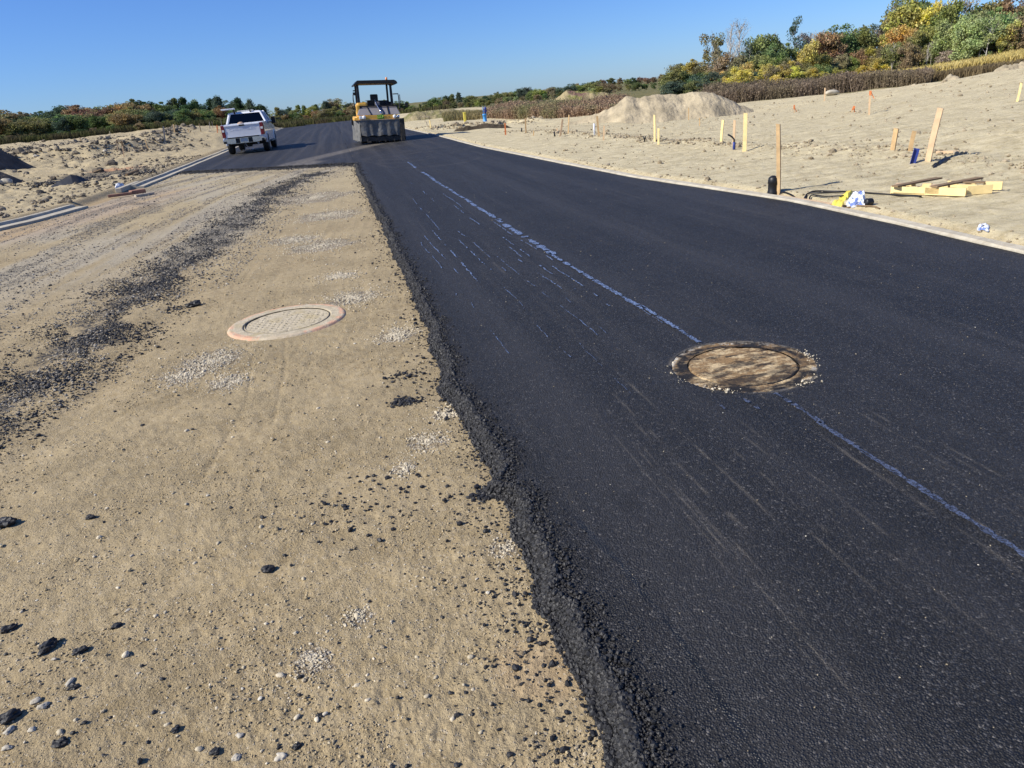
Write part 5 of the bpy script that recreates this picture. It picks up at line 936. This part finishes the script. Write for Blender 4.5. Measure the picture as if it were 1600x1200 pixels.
def tree(px, pt, Rr, kind, color, where, wid=1.0, bury=0.0):
    if px > 1200: Rr = Rr*(1+.26*min(1, (px-1200)/170))
    p = atR(px, pt, Rr); zb = Ts(p[0], p[1]); H = max(1.0, p[2]-zb)+bury; s = H/(10.*(.98 if kind != 'round' else .97)); tm, cm = PROTO[kind][TC[0] % len(PROTO[kind])]; TC[0] += 1
    nm = {'bush': 'shrub', 'pine': 'evergreen_tree', 'bare': 'bare_tree'}.get(kind, 'tree')
    sw = s*wid; e = empty(nm, f"{CN[color]} {KN[kind]} {where}", 'shrub' if kind == 'bush' else 'tree', (p[0], p[1], zb-bury), random.uniform(0, 6.3), where_group(where)); e.scale = (sw, sw, s)
    for m, n_ in ((tm, 'trunk'), (cm, 'crown')):
        o = bpy.data.objects.new(n_, m); COL.objects.link(o); o.parent = e
        if n_ == 'crown':
            c = CLR[color]; k = random.uniform(.8, 1.25); o.color = (c[0]*k*random.uniform(.9,1.12), c[1]*k*random.uniform(.92,1.08), c[2]*k, 1)
    return e
def where_group(w): return 'trees and shrubs '+w
def row(x0, x1, step, prof, Rr, kinds, colors, where, jit=4, frac=1., wid=1.):
    px = x0
    while px < x1:
        pt = np.interp(px, [a for a, b in prof], [b for a, b in prof])+random.uniform(-jit, jit*.6); k = random.choice(kinds); R0 = Rr*random.uniform(.96, 1.05)
        w_ = where(px) if callable(where) else where
        tree(px, pt, R0, k, random.choice(colors), w_, wid*random.uniform(.9, 1.25)); px += step*random.uniform(.75, 1.25)
def wl(px): return 'in the far left wood, left of the flagged stakes' if px < 100 else ('in the left wood above the flagged stakes' if px < 210 else ('in the left wood above the rubble ridge' if px < 300 else 'in the left wood just behind the pickup'))
LTOP = [(-60,176),(0,173),(50,178),(95,166),(112,162),(150,168),(200,158),(240,160),(300,156),(345,155),(390,158),(412,166)]
row(-50, 110, 10, LTOP, 140, ['round','oval','round'], ['olive','green','olive','teal','brown'], wl, 3, wid=1.35)
row(110, 205, 10, LTOP, 138, ['round','oval'], ['red','green','olive','olive','rust'], wl, 3, wid=1.35)
for a in [(190,162,132,'round','orange'),(205,157,134,'oval','rust'),(215,159,134,'round','rust'),(183,170,126,'round','gold'),(138,172,130,'round','red')]: tree(*a, wl(a[0]), 1.1)
row(225, 412, 10.5, LTOP, 138, ['pine','oval','pine','round'], ['dark','dark','teal','green'], wl, 3, wid=1.2)
LF = [(a, b+13) for a, b in LTOP]
row(-50, 412, 11, LF, 122, ['round','oval','oval'], ['olive','green','brown','olive','dark','green','teal','rust'], wl, 4, wid=1.4)
LG2 = [(-60,216),(60,211),(130,208),(200,198),(300,186),(410,188)]
row(-50, 412, 15, LG2, 114, ['bush'], ['olive','green','brown','dark','brown','green'], wl, 4, wid=1.35)
# middle wood
def wm(px): return 'between the pickup and the roller' if px < 555 else ('directly behind the roller' if px < 645 else ('behind the grassy berm right of the roller' if px < 790 else 'behind the red brush band'))
MTOP = [(415,178),(430,170),(445,168),(470,168),(490,165),(512,156),(530,162),(550,160),(570,158),(600,160),(630,160),(648,168)]
row(424, 650, 9, MTOP, 150, ['round','oval','sparse','pine'], ['olive','green','brown','olive','teal','bright'], wm, 3, wid=1.35)
row(420, 655, 11, [(a, b+12) for a, b in MTOP], 138, ['round','bush','oval'], ['olive','brown','bright','green','rust'], wm, 3, wid=1.4)
MT2 = [(655,163),(670,155),(690,149),(715,148),(740,151),(760,148),(785,146),(800,141),(830,139),(860,137),(880,133),(905,131),(930,128),(945,126)]
row(656, 800, 11, MT2, 138, ['round','pine','oval'], ['dark','olive','green','olive','teal'], wm, 3, wid=1.3)
row(790, 950, 11, MT2, 150, ['round','bush','round'], ['olive','green','olive','bright','teal','brown'], wm, 3, wid=1.3)
row(665, 800, 14, [(a, b+10) for a, b in MT2], 120, ['bush','round'], ['olive','green','brown','bright'], wm, 3, wid=1.1)
row(780, 960, 13, [(a, b+11) for a, b in MT2], 118, ['bush'], ['olive','green','bright','brown','silver'], wm, 4, wid=1.2)
# distant rise
row(900, 1050, 11, [(900,131),(925,126),(945,122),(965,121),(985,122),(1010,121),(1030,116),(1050,117)], 215, ['round','round','oval'], ['dark','red','rust','brown','green'], 'on the distant rise left of the big hillside wood', 2, wid=1.2)
row(945, 1050, 13, [(945,135),(1000,128),(1050,128)], 175, ['bush','round'], ['green','olive','brown','olive'], 'on the distant rise left of the big hillside wood', 3, wid=1.2)
# hillside wood on the right: the skyline, then the middle, then the fringe
W1 = 'at the left end of the hillside wood'; W2 = 'in the hillside wood above the big dirt mound'; W3 = 'in the hillside wood above the dark brush'; W4 = 'in the hillside wood above the corn, centre'; W5 = 'in the hillside wood at the right picture edge'
def wr(px): return W1 if px < 1110 else (W2 if px < 1200 else (W3 if px < 1330 else (W4 if px < 1470 else W5)))
for a in [(1062,93,112,'round','olive',1.),(1082,93,110,'oval','gold',1.2),(1097,96,108,'round','brown',1.),(1112,45,104,'sparse','olive',.75),(1122,62,100,'sparse','brown',.8),(1140,40,103,'bare','grey',.95),(1158,36,106,'bare','grey',.9),(1172,60,100,'sparse','teal',.9),(1190,42,103,'round','olive',.8),(1208,46,101,'sparse','green',.75),(1213,66,98,'round','green',.8),
          (1243,33,105,'sparse','teal',.6),(1256,45,104,'sparse','grey',.6),(1232,68,100,'oval','olive',.8),(1262,60,94,'oval','gold',.8),(1270,55,96,'bare','grey',.55),(1285,40,104,'round','rust',.8),(1300,43,103,'round','brown',.8),(1322,36,102,'round','green',.9),(1345,32,103,'round','olive',.8),(1358,40,100,'oval','olive',.8),
          (1378,30,103,'sparse','teal',.8),(1395,8,102,'sparse','grey',.7),(1408,-5,101,'oval','gold',.9),(1412,28,96,'round','orange',.7),(1428,42,93,'round','orange',.6),(1425,-12,104,'round','olive',.8),(1447,-8,102,'oval','green',.9),(1466,-14,101,'round','yellow',.7),(1480,-4,97,'oval','bright',.8),(1500,-6,101,'sparse','grey',.8),(1522,-4,102,'sparse','gold',.7),(1545,-10,101,'round','green',.8),(1565,-12,100,'round','olive',.8),(1590,-14,100,'round','rust',.8),(1615,-10,98,'round','brown',.9),(1636,-14,98,'round','green',.9)]:
    tree(a[0], a[1], a[2], a[3], a[4], wr(a[0]), a[5])
for a in [(1130,80,97,'round','brown',.9),(1150,84,96,'oval','brown',.9),(1168,92,94,'round','gold',.8),(1185,78,96,'round','olive',.9),(1202,84,94,'round','bright',.8),(1222,88,94,'oval','green',.9),(1240,90,92,'round','brown',.9),(1255,92,92,'round','olive',.9),(1275,78,95,'round','olive',.8),(1290,82,92,'oval','gold',.8),(1310,80,92,'round','brown',.9),(1330,82,90,'round','bright',.7),(1342,74,93,'round','rust',.8),(1362,70,92,'oval','gold',.9),(1385,66,91,'round','brown',.9),
          (1402,58,90,'round','olive',.9),(1425,62,88,'round','brown',.8),(1440,44,92,'oval','olive',.8),(1462,30,93,'round','bright',.9),(1488,26,90,'oval','silver',.9),(1506,19,90,'round','silver',.8),(1520,24,88,'oval','silver',.9),(1538,14,91,'oval','silver',1.0),(1552,20,87,'sparse','silver',.9),(1563,12,90,'oval','silver',.9),(1580,30,88,'oval','gold',.8),(1604,20,88,'round','rust',.9)]:
    tree(a[0], a[1], a[2], a[3], a[4], wr(a[0]), a[5])
row(1050, 1340, 12, [(1050,118),(1120,112),(1200,108),(1280,100),(1350,98)], 88, ['bush','bush','round'], ['yellow','bright','olive','gold','green','brown','teal'], wr, 6, wid=1.2)
row(1050, 1150, 12, [(1050,130),(1150,128)], 84, ['bush'], ['green','olive','teal','brown'], wr, 3, wid=1.6)
for px, pt, c in [(1135,122,'yellow'),(1160,108,'yellow'),(1212,118,'yellow'),(1270,108,'gold'),(1290,112,'yellow'),(1312,108,'gold'),(1330,112,'orange'),(1350,104,'yellow'),(1322,122,'orange'),(1372,100,'yellow')]: tree(px, pt, 80, 'bush', c, wr(px), 1.2)
row(1350, 1620, 13, [(1350,92),(1450,84),(1550,62),(1620,50)], 92, ['bush','round'], ['brown','olive','grey','gold','green'], wr, 6, wid=1.1)
# grey sapling thicket behind the corn
def saplings():
    for k in range(40):
        px = 1400+k*5.4+random.uniform(-3, 3); pt = np.interp(px, [1400,1450,1500,1550,1600,1640], [72,62,48,36,26,22])+random.uniform(-8, 10); tree(px, pt, random.uniform(88, 93), 'bare', 'grey', 'in the grey sapling thicket behind the corn', .55)
saplings()

def spears(name, X, Y, H, W, mat, label, cat, lean=.25, blades=1, z=None, bend=.3):
    N = len(X); Z = T(X, Y) if z is None else z; V = []; a = rng.random(N)*2*math.pi; dx = np.cos(a); dy = np.sin(a); lx = rng.normal(0, lean, N)*H; ly = rng.normal(0, lean, N)*H
    P0 = np.stack([X-dx*W/2, Y-dy*W/2, Z-.05], 1); P1 = np.stack([X+dx*W/2, Y+dy*W/2, Z-.05], 1); P2 = np.stack([X+lx*.4+dx*W*.35, Y+ly*.4+dy*W*.35, Z+H*.6], 1); P3 = np.stack([X+lx*.4-dx*W*.35, Y+ly*.4-dy*W*.35, Z+H*.6], 1); P4 = np.stack([X+lx, Y+ly, Z+H], 1)
    P5 = P4+np.stack([dx, dy, 0*dx], 1)*(W*.2)[:, None] if np.ndim(W) else P4+np.stack([dx, dy, 0*dx], 1)*W*.2
    V = np.stack([P0, P1, P2, P3, P4, P5], 1).reshape(-1, 3); i = np.arange(N)*6; q = np.r_[np.stack([i, i+1, i+2, i+3], 1), np.stack([i+3, i+2, i+5, i+4], 1)]; r = rng.random(N)
    return tag(mk(name, V, q, mat, fattrs=dict(rnd=np.r_[r, r])), label, cat, kind='stuff')
def m_grass(name, a, b, c):
    t = NT(name); r = t.attr('rnd'); col = t.mix(r, a, b); col = t.mix(t.ramp(t.noise(t.pos(), .35, 4), .45, .6), col, c); d = t.n('ShaderNodeBsdfDiffuse', Color=col); tr = t.n('ShaderNodeBsdfTranslucent', Color=col); m = t.n('ShaderNodeMixShader', Fac=.25); t.t.links.new(d.outputs[0], m.inputs[1]); t.t.links.new(tr.outputs[0], m.inputs[2]); t.t.links.new(m.outputs[0], t.out.inputs[0]); return t.m
def brush(name, X, Y, H, mat, label, cat, per=9, nl=10, lean=.22):
    N = len(X); rep = lambda a, k: np.repeat(a, k); x = rep(X, per)+rng.normal(0, .16, N*per); y = rep(Y, per)+rng.normal(0, .16, N*per); h = rep(H, per)*rng.uniform(.55, 1.05, N*per); z = T(x, y)
    lx = rng.normal(0, lean, N*per)*h; ly = rng.normal(0, lean, N*per)*h; a = rng.random(N*per)*3.14; w = .014; dx, dy = np.cos(a)*w, np.sin(a)*w
    V = np.stack([np.stack([x-dx, y-dy, z-.05], 1), np.stack([x+dx, y+dy, z-.05], 1), np.stack([x+lx+dx*.5, y+ly+dy*.5, z+h], 1), np.stack([x+lx-dx*.5, y+ly-dy*.5, z+h], 1)], 1).reshape(-1, 3)
    M_ = N*per*nl//3; i = rng.integers(0, N*per, M_); t = rng.uniform(.25, 1.05, M_); C = np.stack([x[i]+lx[i]*t, y[i]+ly[i]*t, z[i]+h[i]*t], 1)+rng.normal(0, .06, (M_, 3)); LV, LF_ = leaves(C, .05, M_)
    F0 = np.arange(N*per*4).reshape(-1, 4); V = np.r_[V, LV]; Fq = np.r_[F0, LF_+N*per*4]; r = np.r_[rng.random(len(F0))*.6, rng.random(len(LF_))]
    return tag(mk(name, V, Fq, mat, fattrs=dict(rnd=r)), label, cat, kind='stuff')
def band(px0, px1, R0f, R1f, n):
    px = rng.uniform(px0, px1, n); t = rng.random(n); Rr = R0f(px)*(1-t)+R1f(px)*t; a = np.array([math.atan2(*ray(p, 160)[:2]) for p in px]); return Rr*np.sin(a), Rr*np.cos(a), px
ip = lambda xs, ys: (lambda p: np.interp(p, xs, ys))
X, Y, px = band(1105, 1445, ip([1120,1300,1440], [52,51.5,49]), ip([1120,1300,1440], [62,62,56]), 3600)
brush('dark_brush', X, Y, np.interp(px, [1120,1300,1440], [1.1,1.0,.6])*(.25+1.35*fbm(X*.35, Y*.35, 160)), m_grass('dead_brush', (.16,.12,.088), (.31,.245,.18), (.21,.17,.11)), 'band of dark dead brush between the bare dirt and the hillside wood', 'brush')
X, Y, px = band(1380, 1660, ip([1380,1500,1660], [50,50,47]), ip([1380,1500,1660], [54,52,50]), 9000)
spears('dry_weeds', X, Y, .5*rng.uniform(.4, 1.1, len(X)), .05, m_grass('dry_weeds', (.12,.09,.055), (.26,.20,.11), (.16,.13,.07)), 'strip of dry weeds along the top of the dirt bank below the corn', 'weeds', .2)
X, Y, px = band(762, 985, ip([762,850,985], [58,50,46]), ip([762,985], [76,56]), 4200); k = pdist(X, Y, PIT) > 2.6; X, Y, px = X[k], Y[k], px[k]
brush('red_brush', X, Y, np.interp(px, [762,800,900,985], [.7,.85,.85,.8])*(.35+1.2*fbm(X*.25, Y*.25, 161)), m_grass('red_brush', (.26,.175,.12), (.44,.32,.21), (.25,.24,.12)), 'band of reddish brush in front of the middle wood', 'brush')
X, Y, px = band(690, 800, ip([690,800], [58,58]), ip([690,800], [70,80]), 5000)
spears('dry_grass', X, Y, .55*rng.uniform(.4, 1.1, len(X)), .06, m_grass('dry_grass', (.22,.18,.08), (.34,.28,.15), (.16,.15,.07)), 'dry grass behind the yellow marker post', 'grass', .3)
X, Y, px = band(-100, 470, ip([-100,470], [106,112]), ip([-100,470], [112,120]), 14000)
spears('hedge_growth', X, Y, .8*rng.uniform(.3, 1.1, len(X)), .12, m_grass('rank_growth', (.06,.075,.03), (.13,.13,.05), (.10,.085,.05)), 'rank growth along the foot of the left wood', 'undergrowth', .2)
X, Y, px = band(420, 700, ip([420,700], [122,112]), ip([420,700], [130,122]), 8000)
spears('hedge_growth', X, Y, .7*rng.uniform(.3, 1.1, len(X)), .12, M['leaf'] and bpy.data.materials['rank_growth'], 'rank growth along the foot of the middle wood', 'undergrowth', .2)
# corn: rows of dry stalks with drooping leaves
def corn():
    rows_ = []
    for k in range(22):
        n = 260; t = rng.random(n); pxx = 1335+(1665-1335)*t; a = np.array([math.atan2(*ray(p, 110)[:2]) for p in pxx]); R0 = 93+k*.8*np.interp(pxx, [1335,1450,1665], [.5,1,1.1]); rows_.append(np.stack([R0*np.sin(a), R0*np.cos(a)], 1))
    P = np.concatenate(rows_); P += rng.normal(0, .05, P.shape); N = len(P); mat = m_grass('dry_corn', (.40,.31,.10), (.78,.64,.28), (.56,.45,.16)); z = T(P[:, 0], P[:, 1])
    H = rng.uniform(.9, 1.25, N); X = [P[:, 0]]; Y = [P[:, 1]]; Z = [z]; Hh = [H]
    for b in range(5): X.append(P[:, 0]+rng.normal(0, .06, N)); Y.append(P[:, 1]+rng.normal(0, .06, N)); Z.append(z+H*rng.uniform(.15, .6, N)); Hh.append(rng.uniform(.3, .6, N))
    spears('cornfield', np.concatenate(X), np.concatenate(Y), np.concatenate(Hh), .10, mat, 'strip of dry golden corn on the slope below the hillside wood', 'corn', .30, z=np.concatenate(Z))
corn()

# ------------------------------------------------------------------ light, sky, camera
EL = R_(38); S = Vector((1, .14, 0)).normalized(); dirv = Vector((S.x*math.cos(EL), S.y*math.cos(EL), -math.sin(EL)))
L = bpy.data.lights.new('sun', 'SUN'); L.energy = 4.7; L.angle = R_(.53); L.color = (1, .94, .83); lo = bpy.data.objects.new('sun', L); COL.objects.link(lo); lo.rotation_euler = dirv.to_track_quat('-Z', 'Y').to_euler(); lo.location = (-30, -5, 30)
w = bpy.data.worlds.new('World'); SC.world = w; w.use_nodes = True; nt = w.node_tree; nt.nodes.clear(); sk = nt.nodes.new('ShaderNodeTexSky'); sk.sky_type = 'NISHITA'; sk.sun_disc = False; sk.sun_elevation = EL
sk.sun_rotation = math.atan2(-S.x, -S.y); sk.altitude = 200; sk.air_density = 1.0; sk.dust_density = .15; sk.ozone_density = 5.
bg = nt.nodes.new('ShaderNodeBackground'); bg.inputs[1].default_value = .078; wo = nt.nodes.new('ShaderNodeOutputWorld'); tn = nt.nodes.new('ShaderNodeMix'); tn.data_type = 'RGBA'; tn.blend_type = 'MULTIPLY'; tn.inputs[0].default_value = 1; tn.inputs[7].default_value = (.56,.79,1.26,1); nt.links.new(sk.outputs[0], tn.inputs[6]); nt.links.new(tn.outputs[2], bg.inputs[0]); nt.links.new(bg.outputs[0], wo.inputs[0])
cam = bpy.data.cameras.new('camera'); cam.sensor_width = 36; cam.lens = F/1600*36; cam.clip_start = .05; cam.clip_end = 6000; co = bpy.data.objects.new('camera', cam); COL.objects.link(co)
m = Matrix.Identity(4)
for i in range(3): m[i][0] = CM[i][0]; m[i][1] = -CM[i][1]; m[i][2] = -CM[i][2]
m[2][3] = EYE; co.matrix_world = m; SC.camera = co
vs = SC.view_settings; vs.view_transform = 'Standard'; vs.look = 'None'; vs.gamma = 1; vs.exposure = .5
SC.cycles.max_bounces = 6; SC.cycles.transparent_max_bounces = 12
